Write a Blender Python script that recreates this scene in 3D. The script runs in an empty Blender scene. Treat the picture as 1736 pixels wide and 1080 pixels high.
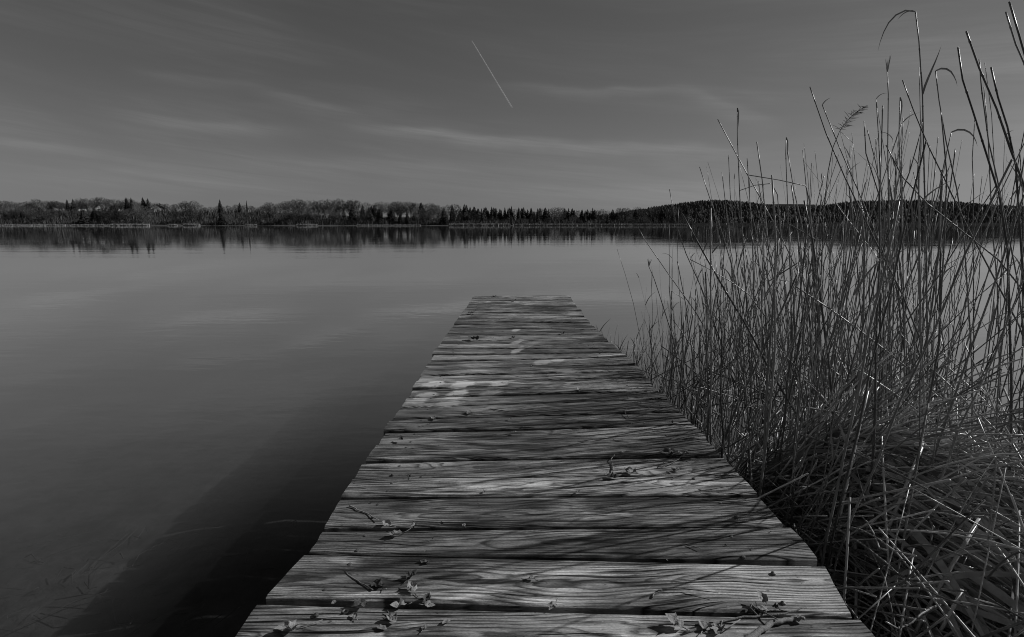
import bpy, bmesh, math, random
from mathutils import Vector, Matrix, noise
R = math.radians
scene = bpy.context.scene
col = scene.collection
rng = random.Random(7)

# ------------------------------------------------------------------ camera
F = 900.0                      # focal length in pixels of the 1736 x 1080 photograph
PITCH = math.atan(160.0 / F)   # horizon at row 380
CAM_Z = 1.35                   # above the water; the deck is 1 m below the lens
DECK = 0.35
cam_data = bpy.data.cameras.new('camera')
cam = bpy.data.objects.new('camera', cam_data)
col.objects.link(cam)
cam_data.sensor_width = 36.0
cam_data.lens = 36.0 * F / 1736.0
cam_data.clip_start = 0.05
cam_data.clip_end = 40000.0
cam.location = (0, 0, CAM_Z)
cam.rotation_euler = (R(90) - PITCH, 0, 0)
scene.camera = cam

# ------------------------------------------------------------------ sun, sky, exposure
SUN_AZ, SUN_EL = R(76), R(31)          # right of the view, a little ahead of the camera
to_sun = Vector((math.sin(SUN_AZ) * math.cos(SUN_EL), math.cos(SUN_AZ) * math.cos(SUN_EL), math.sin(SUN_EL)))
sl = bpy.data.lights.new('sun', 'SUN')
sl.energy = 5.0
sl.angle = R(0.53)
sun = bpy.data.objects.new('sun', sl)
col.objects.link(sun)
sun.location = (6, 2, 8)
sun.rotation_euler = to_sun.to_track_quat('Z', 'Y').to_euler()

scene.view_settings.view_transform = 'Standard'
scene.view_settings.look = 'None'
scene.view_settings.gamma = 1.0
scene.view_settings.use_curve_mapping = False
scene.view_settings.exposure = -0.55
scene.cycles.filter_width = 1.0
scene.cycles.max_bounces = 6
scene.cycles.transparent_max_bounces = 10
scene.cycles.caustics_reflective = False
scene.cycles.caustics_refractive = False


class NT:
    """Small helper to write node graphs as expressions."""
    def __init__(self, tree):
        self.t = tree

    def node(self, kind, **kw):
        n = self.t.nodes.new(kind)
        for k, v in kw.items():
            setattr(n, k, v)
        return n

    def put(self, sock, v):
        if isinstance(v, bpy.types.NodeSocket):
            self.t.links.new(v, sock)
        elif v is not None:
            sock.default_value = v

    def m(self, op, a, b=None, c=None, clamp=False):
        n = self.node('ShaderNodeMath', operation=op)
        n.use_clamp = clamp
        for i, v in enumerate((a, b, c)):
            self.put(n.inputs[i], v)
        return n.outputs[0]

    def comb(self, x, y, z):
        n = self.node('ShaderNodeCombineXYZ')
        for i, v in enumerate((x, y, z)):
            self.put(n.inputs[i], v)
        return n.outputs[0]

    def sep(self, v):
        n = self.node('ShaderNodeSeparateXYZ')
        self.put(n.inputs[0], v)
        return n.outputs

    def noise(self, vec, scale=1.0, detail=3.0, rough=0.5, dist=0.0):
        n = self.node('ShaderNodeTexNoise')
        self.put(n.inputs['Vector'], vec)
        n.inputs['Scale'].default_value = scale
        n.inputs['Detail'].default_value = detail
        n.inputs['Roughness'].default_value = rough
        n.inputs['Distortion'].default_value = dist
        return n.outputs['Fac']

    def mp(self, v, a, b, c=0.0, d=1.0, smooth=False):
        n = self.node('ShaderNodeMapRange')
        n.clamp = True
        if smooth:
            n.interpolation_type = 'SMOOTHSTEP'
        self.put(n.inputs[0], v)
        for i, x in enumerate((a, b, c, d)):
            self.put(n.inputs[i + 1], x)
        return n.outputs[0]

    def scale(self, vec, x, y, z):
        n = self.node('ShaderNodeVectorMath', operation='MULTIPLY')
        self.put(n.inputs[0], vec)
        n.inputs[1].default_value = (x, y, z)
        return n.outputs[0]

    def add(self, a, b):
        n = self.node('ShaderNodeVectorMath', operation='ADD')
        self.put(n.inputs[0], a)
        self.put(n.inputs[1], b)
        return n.outputs[0]


def sky_dir(px, py):
    """World direction of a pixel of the photograph."""
    x, z = (px - 868.0) / F, -(py - 540.0) / F
    c, s = math.cos(PITCH), math.sin(PITCH)
    return Vector((x, c + z * s, -s + z * c))


def sky_angles(px, py):
    d = sky_dir(px, py).normalized()
    return math.atan2(d.x, d.y), math.asin(d.z)


world = bpy.data.worlds.new('World')
scene.world = world
world.use_nodes = True
W = NT(world.node_tree)
bg = world.node_tree.nodes['Background']
skyt = W.node('ShaderNodeTexSky', sky_type='NISHITA')
skyt.sun_disc = False
skyt.sun_elevation = SUN_EL
skyt.sun_rotation = SUN_AZ
skyt.dust_density = 0.2
skyt.air_density = 1.7
# grey as through an orange filter: little blue, low weights dim the whole sky
sr, sg, sb = W.sep(skyt.outputs[0])
sky_grey = W.m('ADD', W.m('ADD', W.m('MULTIPLY', sr, 0.42), W.m('MULTIPLY', sg, 0.33)), W.m('MULTIPLY', sb, 0.03))
gx, gy, gz = W.sep(W.node('ShaderNodeTexCoord').outputs['Generated'])
az = W.m('ARCTAN2', gx, gy)
el = W.m('ARCSINE', gz)
# even veil of cirrus, drawn out sideways and slightly tilted
tilt = W.m('ADD', el, W.m('MULTIPLY', az, 0.10))
veil = W.noise(W.comb(W.m('MULTIPLY', az, 1.6), W.m('MULTIPLY', tilt, 11.0), 0.3), 1.0, 4.0, 0.55, 0.6)
veil = W.mp(veil, 0.36, 0.78, 0.0, 1.0, True)
fib = W.noise(W.comb(W.m('MULTIPLY', az, 5.0), W.m('MULTIPLY', tilt, 110.0), 3.1), 1.0, 5.0, 0.65, 0.6)
wob = W.m('MULTIPLY', W.m('SUBTRACT', W.noise(W.comb(W.m('MULTIPLY', az, 5.0), W.m('MULTIPLY', el, 5.0), 9.0), 1.0, 3.0), 0.5), 0.03)
cirrus = W.m('MULTIPLY', veil, W.mp(fib, 0.25, 0.8, 0.06, 0.34))


def streak(a, b, w_up, w_dn, amp):
    """One drawn-out cirrus band between two sky directions."""
    (ax, ay), (bx, by) = sky_angles(*a), sky_angles(*b)
    dx, dy = bx - ax, by - ay
    L = math.hypot(dx, dy)
    dx, dy = dx / L, dy / L
    u, v = W.m('SUBTRACT', az, ax), W.m('SUBTRACT', el, ay)
    t = W.m('DIVIDE', W.m('ADD', W.m('MULTIPLY', u, dx), W.m('MULTIPLY', v, dy)), L)
    s = W.m('ADD', W.m('SUBTRACT', W.m('MULTIPLY', v, dx), W.m('MULTIPLY', u, dy)), wob)
    up = W.m('DIVIDE', W.m('MAXIMUM', s, 0.0), w_up)
    dn = W.m('DIVIDE', W.m('MAXIMUM', W.m('MULTIPLY', s, -1.0), 0.0), w_dn)
    q = W.m('ADD', W.m('POWER', up, 2.0), W.m('POWER', dn, 2.0))
    g = W.m('EXPONENT', W.m('MULTIPLY', q, -1.0))
    ends = W.m('MULTIPLY', W.mp(t, 0.0, 0.4, 0, 1, True), W.mp(t, 0.6, 1.05, 1, 0, True))
    g = W.m('MULTIPLY', W.m('MULTIPLY', g, ends), W.mp(fib, 0.2, 0.8, 0.25 * amp, 1.25 * amp))
    return g


for a, b, wu, wd, amp in (
        ((120, 180), (560, 222), 0.007, 0.013, 0.32),
        ((560, 208), (960, 240), 0.006, 0.012, 0.50),
        ((820, 232), (1300, 262), 0.008, 0.012, 0.35),
        ((790, 140), (1230, 150), 0.005, 0.012, 0.30),
        ((1120, 140), (1340, 215), 0.007, 0.020, 0.22),
        ((180, 112), (470, 148), 0.006, 0.012, 0.20),
        ((390, 138), (640, 200), 0.006, 0.014, 0.28),
        ((-80, 232), (250, 262), 0.004, 0.009, 0.16),
        ((300, 250), (900, 300), 0.012, 0.020, 0.18)):
    cirrus = W.m('ADD', cirrus, streak(a, b, wu, wd, amp))
skyv = W.m('MULTIPLY', sky_grey, W.m('ADD', cirrus, 0.93))
W.put(bg.inputs[0], skyv)
bg.inputs[1].default_value = 0.05


# ------------------------------------------------------------------ placing
def unproj(px, py, z):
    d = sky_dir(px, py)
    t = (z - CAM_Z) / d.z
    return Vector((d.x * t, d.y * t, z))


def at(px, py, Y):
    d = sky_dir(px, py)
    t = Y / d.y
    return Vector((d.x * t, Y, CAM_Z + d.z * t))


def tag(o, label=None, cat=None, group=None, kind=None):
    for k, v in (('label', label), ('category', cat), ('group', group), ('kind', kind)):
        if v:
            o[k] = v
    return o


def link(name, me, mat=None, parent=None):
    o = bpy.data.objects.new(name, me)
    if mat is not None and me is not None and not me.materials:
        me.materials.append(mat)
    col.objects.link(o)
    if parent:
        o.parent = parent
    return o


def mesh(name, vs, fs, smooth=False):
    me = bpy.data.meshes.new(name)
    me.from_pydata([tuple(v) for v in vs], [], fs)
    if smooth:
        me.polygons.foreach_set('use_smooth', [True] * len(me.polygons))
    me.update()
    return me


def empty(name, loc=(0, 0, 0)):
    o = bpy.data.objects.new(name, None)
    o.location = loc
    o.empty_display_size = 0.2
    col.objects.link(o)
    return o


class Geo:
    """Collects shapes into one mesh."""
    def __init__(self):
        self.v, self.f = [], []

    def tube(self, pts, radii, n=5, cap=True):
        base = len(self.v)
        pts = [Vector(p) for p in pts]
        k = len(pts)
        ref = None
        for i, p in enumerate(pts):
            d = (pts[min(i + 1, k - 1)] - pts[max(i - 1, 0)])
            d = d.normalized() if d.length > 1e-9 else Vector((0, 0, 1))
            if ref is None:
                ref = Vector((1, 0, 0)) if abs(d.x) < 0.8 else Vector((0, 1, 0))
            a = d.cross(ref).normalized()
            b = d.cross(a)
            ref = b.cross(d) if False else ref
            for j in range(n):
                t = 2 * math.pi * j / n
                self.v.append(p + (a * math.cos(t) + b * math.sin(t)) * radii[i])
        for i in range(k - 1):
            for j in range(n):
                q = base + i * n
                self.f.append((q + j, q + (j + 1) % n, q + n + (j + 1) % n, q + n + j))
        if cap:
            self.f.append(tuple(base + j for j in reversed(range(n))))
            self.f.append(tuple(base + (k - 1) * n + j for j in range(n)))

    def blade(self, pts, widths, side, fold=0.25):
        """A dry leaf: a thin V-folded strip along pts."""
        base = len(self.v)
        k = len(pts)
        for i, p in enumerate(pts):
            p = Vector(p)
            d = (Vector(pts[min(i + 1, k - 1)]) - Vector(pts[max(i - 1, 0)])).normalized()
            s = (side - d * side.dot(d))
            s = s.normalized() if s.length > 1e-6 else Vector((1, 0, 0))
            nrm = d.cross(s)
            w = widths[i]
            self.v += [p - s * w + nrm * w * fold, p, p + s * w + nrm * w * fold]
        for i in range(k - 1):
            q = base + 3 * i
            self.f += [(q, q + 1, q + 4, q + 3), (q + 1, q + 2, q + 5, q + 4)]

    def box(self, lo, hi):
        b = len(self.v)
        x0, y0, z0 = lo
        x1, y1, z1 = hi
        self.v += [Vector(p) for p in ((x0, y0, z0), (x1, y0, z0), (x1, y1, z0), (x0, y1, z0),
                                       (x0, y0, z1), (x1, y0, z1), (x1, y1, z1), (x0, y1, z1))]
        for q in ((0, 3, 2, 1), (4, 5, 6, 7), (0, 1, 5, 4), (1, 2, 6, 5), (2, 3, 7, 6), (3, 0, 4, 7)):
            self.f.append(tuple(b + i for i in q))

    def me(self, name, smooth=False):
        return mesh(name, self.v, self.f, smooth)


# ------------------------------------------------------------------ materials
def material(name):
    m = bpy.data.materials.new(name)
    m.use_nodes = True
    n = NT(m.node_tree)
    return m, n, m.node_tree.nodes['Principled BSDF']


def grey(n, v):
    return n.comb(v, v, v)


def simple(name, lo, hi, rough=0.8, scale=20.0, island=False, spec=0.3, objrand=False, bump=0.0, power=1.0):
    """Grey material between two albedos, varied by noise and from piece to piece."""
    m, n, b = material(name)
    pos = n.node('ShaderNodeTexCoord').outputs['Object']
    f = n.noise(pos, scale, 4.0, 0.6)
    f = n.mp(f, 0.25, 0.75)
    if island:
        f = n.m('ADD', n.m('MULTIPLY', f, 0.4), n.m('MULTIPLY', n.node('ShaderNodeNewGeometry').outputs['Random Per Island'], 0.6))
    if objrand:
        f = n.m('ADD', n.m('MULTIPLY', f, 0.4), n.m('MULTIPLY', n.node('ShaderNodeObjectInfo').outputs['Random'], 0.6))
    if power != 1.0:
        f = n.m('POWER', f, power)
    v = n.mp(f, 0.0, 1.0, lo, hi)
    n.put(b.inputs['Base Color'], grey(n, v))
    b.inputs['Roughness'].default_value = rough
    b.inputs['Specular IOR Level'].default_value = spec
    if bump:
        bp = n.node('ShaderNodeBump')
        bp.inputs['Distance'].default_value = bump
        n.put(bp.inputs['Height'], n.noise(pos, scale * 3, 4.0, 0.6))
        n.put(b.inputs['Normal'], bp.outputs[0])
    return m


def wood_material():
    m, n, b = material('weathered_deck_wood')
    tc = n.node('ShaderNodeTexCoord')
    oi = n.node('ShaderNodeObjectInfo').outputs['Random']
    x, y, z = n.sep(tc.outputs['Object'])
    seed = n.m('MULTIPLY', oi, 57.0)
    yz = n.m('ADD', y, z)
    # rings about a wandering pith: the flat-sawn arches of the photograph
    n1 = n.noise(n.comb(n.m('ADD', n.m('MULTIPLY', x, 0.9), seed), n.m('MULTIPLY', y, 3.0), seed), 1.0, 2.0, 0.5)
    n2 = n.noise(n.comb(n.m('ADD', n.m('MULTIPLY', x, 1.6), seed), n.m('MULTIPLY', y, 5.0), n.m('ADD', seed, 9.0)), 1.0, 3.0, 0.5)
    yy = n.m('ADD', y, n.m('MULTIPLY', n.m('SUBTRACT', n1, 0.5), 0.20))
    zz = n.m('ADD', 0.02, n.m('MULTIPLY', n.m('SUBTRACT', n2, 0.5), 0.16))
    r = n.m('SQRT', n.m('ADD', n.m('MULTIPLY', yy, yy), n.m('MULTIPLY', zz, zz)))
    fine = n.noise(n.comb(n.m('ADD', n.m('MULTIPLY', x, 1.6), seed), n.m('MULTIPLY', yz, 95.0), seed), 1.0, 6.0, 0.72)
    ph = n.m('ADD', n.m('MULTIPLY', r, 88.0), n.m('MULTIPLY', fine, 0.9))
    ring = n.m('FRACT', ph)
    ring = n.m('MULTIPLY', n.mp(ring, 0.0, 0.15, 0.0, 1.0), n.mp(ring, 0.45, 1.0, 1.0, 0.0))
    ring = n.mp(ring, 0.05, 0.8)                                  # 1 = pale early wood
    fibre = n.noise(n.comb(n.m('ADD', n.m('MULTIPLY', x, 7.0), seed), n.m('MULTIPLY', yz, 260.0), seed), 1.0, 4.0, 0.75)
    # cracks along the grain
    ck = n.noise(n.comb(n.m('ADD', n.m('MULTIPLY', x, 0.9), seed), n.m('MULTIPLY', yy, 40.0), n.m('ADD', seed, 4.0)), 1.0, 2.0, 0.5)
    crack = n.mp(n.m('ABSOLUTE', n.m('SUBTRACT', ck, 0.5)), 0.0, 0.03, 1.0, 0.0)
    ckm = n.noise(n.comb(n.m('ADD', n.m('MULTIPLY', x, 2.5), seed), n.m('MULTIPLY', y, 14.0), n.m('ADD', seed, 21.0)), 1.0, 2.0, 0.5)
    crack = n.m('MULTIPLY', crack, n.mp(ckm, 0.46, 0.54))
    # damp, algae-dark blotches drawn out along the board, and pale rubbed zones
    bl = n.noise(n.comb(n.m('ADD', n.m('MULTIPLY', x, 2.6), seed), n.m('MULTIPLY', y, 11.0), n.m('ADD', seed, 2.0)), 1.0, 5.0, 0.62, 0.6)
    bl2 = n.noise(n.comb(n.m('ADD', n.m('MULTIPLY', x, 1.3), seed), n.m('MULTIPLY', y, 2.5), n.m('ADD', seed, 33.0)), 1.0, 3.0, 0.6, 0.3)
    bl3 = n.noise(n.comb(n.m('ADD', n.m('MULTIPLY', x, 6.5), seed), n.m('MULTIPLY', y, 45.0), n.m('ADD', seed, 41.0)), 1.0, 4.0, 0.6, 0.5)
    dark = n.mp(n.m('ADD', n.m('ADD', n.m('MULTIPLY', bl, 0.5), n.m('MULTIPLY', bl2, 0.3)), n.m('MULTIPLY', bl3, 0.2)), 0.47, 0.58)
    pale = n.mp(bl, 0.44, 0.27)
    # knots
    vo = n.node('ShaderNodeTexVoronoi')
    n.put(vo.inputs['Vector'], n.comb(n.m('ADD', n.m('MULTIPLY', x, 2.2), seed), n.m('MULTIPLY', y, 5.0), seed))
    vo.inputs['Scale'].default_value = 1.0
    knot = n.mp(vo.outputs['Distance'], 0.035, 0.09, 1.0, 0.0, True)
    tone = n.mp(oi, 0.0, 1.0, 0.62, 1.26)
    bl2_ = n.noise(n.comb(n.m('ADD', n.m('MULTIPLY', x, 1.1), seed), n.m('MULTIPLY', y, 5.0), n.m('ADD', seed, 63.0)), 1.0, 2.0, 0.5)
    v = n.m('ADD', 0.10, n.m('MULTIPLY', ring, n.mp(bl2_, 0.40, 0.56, 0.10, 0.30)))
    v = n.m('MULTIPLY', v, n.mp(fibre, 0.25, 0.75, 0.5, 1.55))
    v = n.m('MULTIPLY', v, n.mp(fine, 0.32, 0.66, 0.62, 1.36))
    grit = n.noise(n.comb(n.m('MULTIPLY', x, 130.0), n.m('MULTIPLY', yz, 320.0), seed), 1.0, 3.0, 0.7)
    v = n.m('MULTIPLY', v, n.mp(grit, 0.3, 0.7, 0.72, 1.28))
    fleck = n.noise(n.comb(n.m('MULTIPLY', x, 45.0), n.m('MULTIPLY', yz, 90.0), n.m('ADD', seed, 5.0)), 1.0, 2.0, 0.6)
    v = n.m('ADD', v, n.mp(fleck, 0.70, 0.76, 0.0, 0.16))
    v = n.m('MULTIPLY', v, n.mp(fleck, 0.26, 0.33, 0.35, 1.0))
    v = n.m('ADD', v, n.m('MULTIPLY', pale, 0.32))
    v = n.m('MULTIPLY', v, n.m('SUBTRACT', 1.0, n.m('MULTIPLY', dark, 0.74)))
    v = n.m('MULTIPLY', v, n.m('SUBTRACT', 1.0, n.m('MULTIPLY', knot, 0.7)))
    v = n.m('MULTIPLY', v, n.m('SUBTRACT', 1.0, n.m('MULTIPLY', crack, 0.92)))
    v = n.m('MULTIPLY', v, tone)
    # worn pale marks left on a few boards (smears of old paint)
    geo = n.node('ShaderNodeNewGeometry')
    wx, wy, wz = n.sep(geo.outputs['Position'])
    jit = n.m('MULTIPLY', n.m('SUBTRACT', n.noise(geo.outputs['Position'], 22.0, 3.0), 0.5), 0.08)
    marks = None
    for (px, py, wpx, sx, sy) in PAINT_MARKS:
        p = unproj(px, py, DECK)
        q = n.m('DIVIDE', n.m('SUBTRACT', n.m('SUBTRACT', wx, p.x), n.m('MULTIPLY', n.m('SUBTRACT', wy, p.y), 0.35)), sx)
        w2 = n.m('DIVIDE', n.m('SUBTRACT', wy, p.y), sy)
        d = n.m('SQRT', n.m('ADD', n.m('MULTIPLY', q, q), n.m('MULTIPLY', w2, w2)))
        d = n.m('ADD', n.m('MULTIPLY', n.m('SUBTRACT', d, 1.15), 0.05), jit)
        k = n.mp(d, -0.015, 0.022, min(1.0, wpx * 1.25), 0.0, True)
        marks = k if marks is None else n.m('MAXIMUM', marks, k)
    marks = n.m('MULTIPLY', marks, n.mp(fine, 0.25, 0.55, 0.4, 1.0))
    v = n.m('ADD', n.m('MULTIPLY', v, n.m('SUBTRACT', 1.0, marks)), n.m('MULTIPLY', marks, 0.78))
    n.put(b.inputs['Base Color'], grey(n, v))
    n.put(b.inputs['Roughness'], n.mp(dark, 0, 1, 0.82, 0.6))
    b.inputs['Specular IOR Level'].default_value = 0.25
    h = n.m('ADD', n.m('MULTIPLY', ring, 0.8), n.m('MULTIPLY', fine, 1.2))
    h = n.m('ADD', h, n.m('MULTIPLY', fibre, 0.5))
    h = n.m('ADD', h, n.m('MULTIPLY', grit, 0.35))
    h = n.m('SUBTRACT', h, n.m('MULTIPLY', crack, 3.0))
    h = n.m('SUBTRACT', h, n.m('MULTIPLY', knot, 0.6))
    bp = n.node('ShaderNodeBump')
    bp.inputs['Distance'].default_value = 0.003
    bp.inputs['Strength'].default_value = 1.0
    n.put(bp.inputs['Height'], h)
    n.put(b.inputs['Normal'], bp.outputs[0])
    return m


# worn pale marks: pixel, strength, half size in metres
PAINT_MARKS = [(735, 653, .75, .045, .06), (722, 671, .6, .05, .055), (786, 652, .8, .05, .07), (774, 670, .7, .05, .07),
               (762, 684, .45, .055, .05), (846, 651, .6, .045, .05), (832, 668, .35, .05, .045),
               (706, 680, .5, .05, .03), (876, 580, .35, .03, .09), (877, 594, .45, .03, .09), (875, 560, .5, .03, .05),
               (920, 614, .4, .05, .07), (945, 611, .5, .04, .03)]

M = {}
M['wood'] = wood_material()
M['beam'] = simple('old_beam_wood', 0.05, 0.12, 0.9, 12.0, bump=0.004)
M['nail'] = simple('rusty_nail', 0.05, 0.14, 0.55, 200.0, spec=0.5, objrand=True)
M['reed'] = simple('dry_reed', 0.04, 0.42, 0.34, 9.0, objrand=True, spec=0.5, power=1.8)
M['reeds'] = simple('dry_reed_mass', 0.08, 0.9, 0.32, 9.0, island=True, spec=0.5, power=1.8)
M['fallen'] = simple('dry_fallen_reed', 0.05, 0.85, 0.32, 9.0, objrand=True, spec=0.5, power=1.5)
M['stand'] = simple('dry_reed_stand', 0.04, 0.50, 0.34, 9.0, island=True, spec=0.5, power=1.8)
M['blade'] = simple('dry_reed_leaf', 0.08, 0.75, 0.36, 14.0, island=True, spec=0.4, power=1.4)
M['plume'] = simple('reed_plume', 0.10, 0.24, 0.8, 30.0)
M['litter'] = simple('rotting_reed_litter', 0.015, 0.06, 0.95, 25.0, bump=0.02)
M['leaf'] = simple('dead_leaf', 0.10, 0.36, 0.7, 40.0, objrand=True, bump=0.003)
M['darkleaf'] = simple('dark_dead_leaf', 0.04, 0.12, 0.75, 40.0, objrand=True, bump=0.003)
M['twig'] = simple('twig_bark', 0.10, 0.34, 0.8, 60.0, objrand=True, bump=0.002)
M['metal'] = simple('washer_steel', 0.3, 0.5, 0.45, 100.0, spec=0.6)
M['bark'] = simple('far_tree_bark', 0.08, 0.15, 0.95, 2.0)
M['twigs'] = simple('bare_crown_twigs', 0.05, 0.12, 0.95, 0.4, objrand=True)
M['needles'] = simple('conifer_needles', 0.025, 0.055, 0.9, 0.5, objrand=True)
M['brush'] = simple('leafless_brush', 0.04, 0.13, 0.95, 0.06, island=True)
M['hillwood'] = simple('hill_forest', 0.04, 0.08, 0.95, 0.02, island=True)
M['land'] = simple('far_bank_grass', 0.05, 0.10, 0.95, 0.08)
M['hill'] = simple('far_hill_ground', 0.03, 0.06, 0.95, 0.02)
M['palereed'] = simple('far_reed_belt', 0.20, 0.30, 0.9, 0.3, island=True)
M['wall'] = simple('white_house_wall', 0.65, 0.8, 0.8, 0.5)
M['roof'] = simple('dark_roof_tiles', 0.05, 0.1, 0.8, 1.0)
M['glass'] = simple('window_glass', 0.02, 0.04, 0.15, 1.0)
M['bed'] = simple('lake_bed_silt', 0.035, 0.15, 0.95, 3.5, bump=0.02)
M['sunken'] = simple('sunken_reed', 0.05, 0.15, 0.9, 20.0, island=True)


def water_material():
    m, n, b = material('lake_water')
    t = m.node_tree
    t.nodes.remove(b)
    pos = n.node('ShaderNodeNewGeometry').outputs['Position']
    x, y, z = n.sep(pos)
    small = n.noise(n.comb(n.m('MULTIPLY', x, 1.6), n.m('MULTIPLY', y, 4.0), 0.0), 1.0, 3.0, 0.55)
    swell = n.noise(n.comb(n.m('MULTIPLY', x, 0.10), n.m('MULTIPLY', y, 0.5), 5.0), 1.0, 3.0, 0.5)
    patch = n.noise(n.comb(n.m('MULTIPLY', x, 0.05), n.m('MULTIPLY', y, 0.16), 8.0), 1.0, 3.0, 0.5)
    h = n.m('ADD', n.m('MULTIPLY', small, n.mp(patch, 0.35, 0.7, 0.3, 1.2)), n.m('MULTIPLY', swell, 3.0))
    bp = n.node('ShaderNodeBump')
    bp.inputs['Distance'].default_value = 0.0021
    n.put(bp.inputs['Height'], h)
    lw = n.node('ShaderNodeLayerWeight')
    lw.inputs['Blend'].default_value = 0.5
    n.put(lw.inputs['Normal'], bp.outputs[0])
    # reflectance rises steeply towards grazing view, as on still water
    f = n.mp(lw.outputs['Facing'], 0.45, 0.84, 0.015, 1.0, True)
    gl = n.node('ShaderNodeBsdfGlossy')
    gl.distribution = 'MULTI_GGX'
    gl.inputs['Color'].default_value = (1, 1, 1, 1)
    gl.inputs['Roughness'].default_value = 0.012
    n.put(gl.inputs['Normal'], bp.outputs[0])
    tr = n.node('ShaderNodeBsdfTransparent')
    tr.inputs['Color'].default_value = (0.62, 0.62, 0.62, 1)
    df = n.node('ShaderNodeBsdfDiffuse')          # fine silt held in the water
    df.inputs['Color'].default_value = (0.004, 0.004, 0.004, 1)
    mx = n.node('ShaderNodeMixShader')
    n.put(mx.inputs[0], f)
    t.links.new(tr.outputs[0], mx.inputs[1])
    t.links.new(gl.outputs[0], mx.inputs[2])
    ad = n.node('ShaderNodeAddShader')
    t.links.new(mx.outputs[0], ad.inputs[0])
    t.links.new(df.outputs[0], ad.inputs[1])
    t.links.new(ad.outputs[0], t.nodes['Material Output'].inputs['Surface'])
    return m


M['water'] = water_material()


def mist_material():
    m, n, b = material('contrail_ice')
    b.inputs['Base Color'].default_value = (0.9, 0.9, 0.9, 1)
    b.inputs['Roughness'].default_value = 1.0
    ty = n.sep(n.node('ShaderNodeTexCoord').outputs['Generated'])[2]
    nz = n.noise(n.node('ShaderNodeTexCoord').outputs['Object'], 0.01, 3.0)
    n.put(b.inputs['Alpha'], n.m('MULTIPLY', n.mp(ty, 0.0, 0.6, 0.0, 0.5), n.mp(nz, 0.3, 0.7, 0.6, 1.0)))
    return m


M['mist'] = mist_material()

# ------------------------------------------------------------------ setting: water, lake bed, far land
lake = link('lake_water', mesh('lake_water', [(-4000, -6, 0), (4000, -6, 0), (4000, 4000, 0), (-4000, 4000, 0)], [(0, 1, 2, 3)]), M['water'])
tag(lake, 'still grey lake water reflecting sky and tree line', kind='structure')


def bed_z(x, y):
    z = -0.62 - 0.05 * max(0.0, y - 1.0) - 0.035 * max(0.0, -x - 1.2)
    return max(-3.0, z) + 0.05 * noise.noise(Vector((x * 0.9, y * 0.9, 1.0))) + 0.05 * noise.noise(Vector((x * 2.1, y * 2.1, 6.0)))


xs = [-4000, -400, -60, -30, -16] + [-12 + 0.2 * i for i in range(121)] + [16, 30, 60, 400, 4000]
ys = [-6, -3, -1.5] + [-1 + 0.2 * i for i in range(80)] + [17, 24, 40, 80, 300, 1200, 4000]
v, f = [], []
for yy in ys:
    for xx in xs:
        v.append((xx, yy, bed_z(xx, yy)))
nx = len(xs)
for j in range(len(ys) - 1):
    for i in range(nx - 1):
        f.append((j * nx + i, j * nx + i + 1, (j + 1) * nx + i + 1, (j + 1) * nx + i))
bed = link('lake_bed', mesh('lake_bed', v, f, True), M['bed'])
tag(bed, kind='structure')

# silt hanging in the shallow water: a thin even scattering volume between bed and surface
g = Geo()
g.box((-9, -2.5, -1.6), (9, 12, -0.012))
silt = link('silty_water', g.me('silty_water'), None)
ms = bpy.data.materials.new('suspended_silt')
ms.use_nodes = True
ms.node_tree.nodes.remove(ms.node_tree.nodes['Principled BSDF'])
pv = ms.node_tree.nodes.new('ShaderNodeVolumePrincipled')
pv.inputs['Color'].default_value = (0.6, 0.6, 0.6, 1)
pv.inputs['Density'].default_value = 0.16
ms.node_tree.links.new(pv.outputs[0], ms.node_tree.nodes['Material Output'].inputs['Volume'])
silt.data.materials.append(ms)
tag(silt, 'faint silt hanging in the shallow lake water', 'silt', kind='stuff')

SHORE = 450.0


def smooth01(t):
    t = min(1.0, max(0.0, t))
    return t * t * (3 - 2 * t)


def plateau(px):
    """Height of the far bank by photograph column."""
    if px < 380:
        return 10.5
    if px < 640:
        return 10.5 - 5.5 * smooth01((px - 380) / 260.0)
    return 5.0 - 3.2 * smooth01((px - 640) / 160.0)


def bank_z(x, Y):
    px = 868 + F * x / Y
    return 0.25 + plateau(px) * smooth01((Y - SHORE - 4) / 36.0) + 0.3 * noise.noise(Vector((x * 0.03, Y * 0.05, 0)))


v, f = [], []
bx = [-700 + 12 * i for i in range(72)]
by = [SHORE - 1, SHORE + 3] + [SHORE + 8 + 6 * i for i in range(8)] + [SHORE + 80, SHORE + 200, 1500]
for Y in by:
    for x in bx:
        z = bank_z(x, Y) if Y > SHORE else -0.6
        if x > 128:
            z = min(z, 0.5 - (x - 128) * 0.06)
        v.append((x, Y + 4 * noise.noise(Vector((x * 0.015, 3, 0))), z))
nb = len(bx)
for j in range(len(by) - 1):
    for i in range(nb - 1):
        f.append((j * nb + i, j * nb + i + 1, (j + 1) * nb + i + 1, (j + 1) * nb + i))
link('far_bank', mesh('far_bank', v, f, True), M['land'])
tag(bpy.data.objects['far_bank'], kind='structure')


def interp(tab, x):
    if x <= tab[0][0]:
        return tab[0][1]
    for (a, b), (c, d) in zip(tab, tab[1:]):
        if x <= c:
            return b + (d - b) * (x - a) / (c - a)
    return tab[-1][1]


HILL = [(500, 379), (900, 378), (1000, 372), (1060, 364), (1100, 358), (1150, 350), (1200, 344), (1250, 347), (1310, 355), (1350, 357), (1390, 353),
        (1430, 347), (1500, 345), (1560, 346), (1620, 349), (1680, 354), (1736, 356), (1850, 352), (2000, 358), (2400, 364)]
HY = 1650.0


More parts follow.
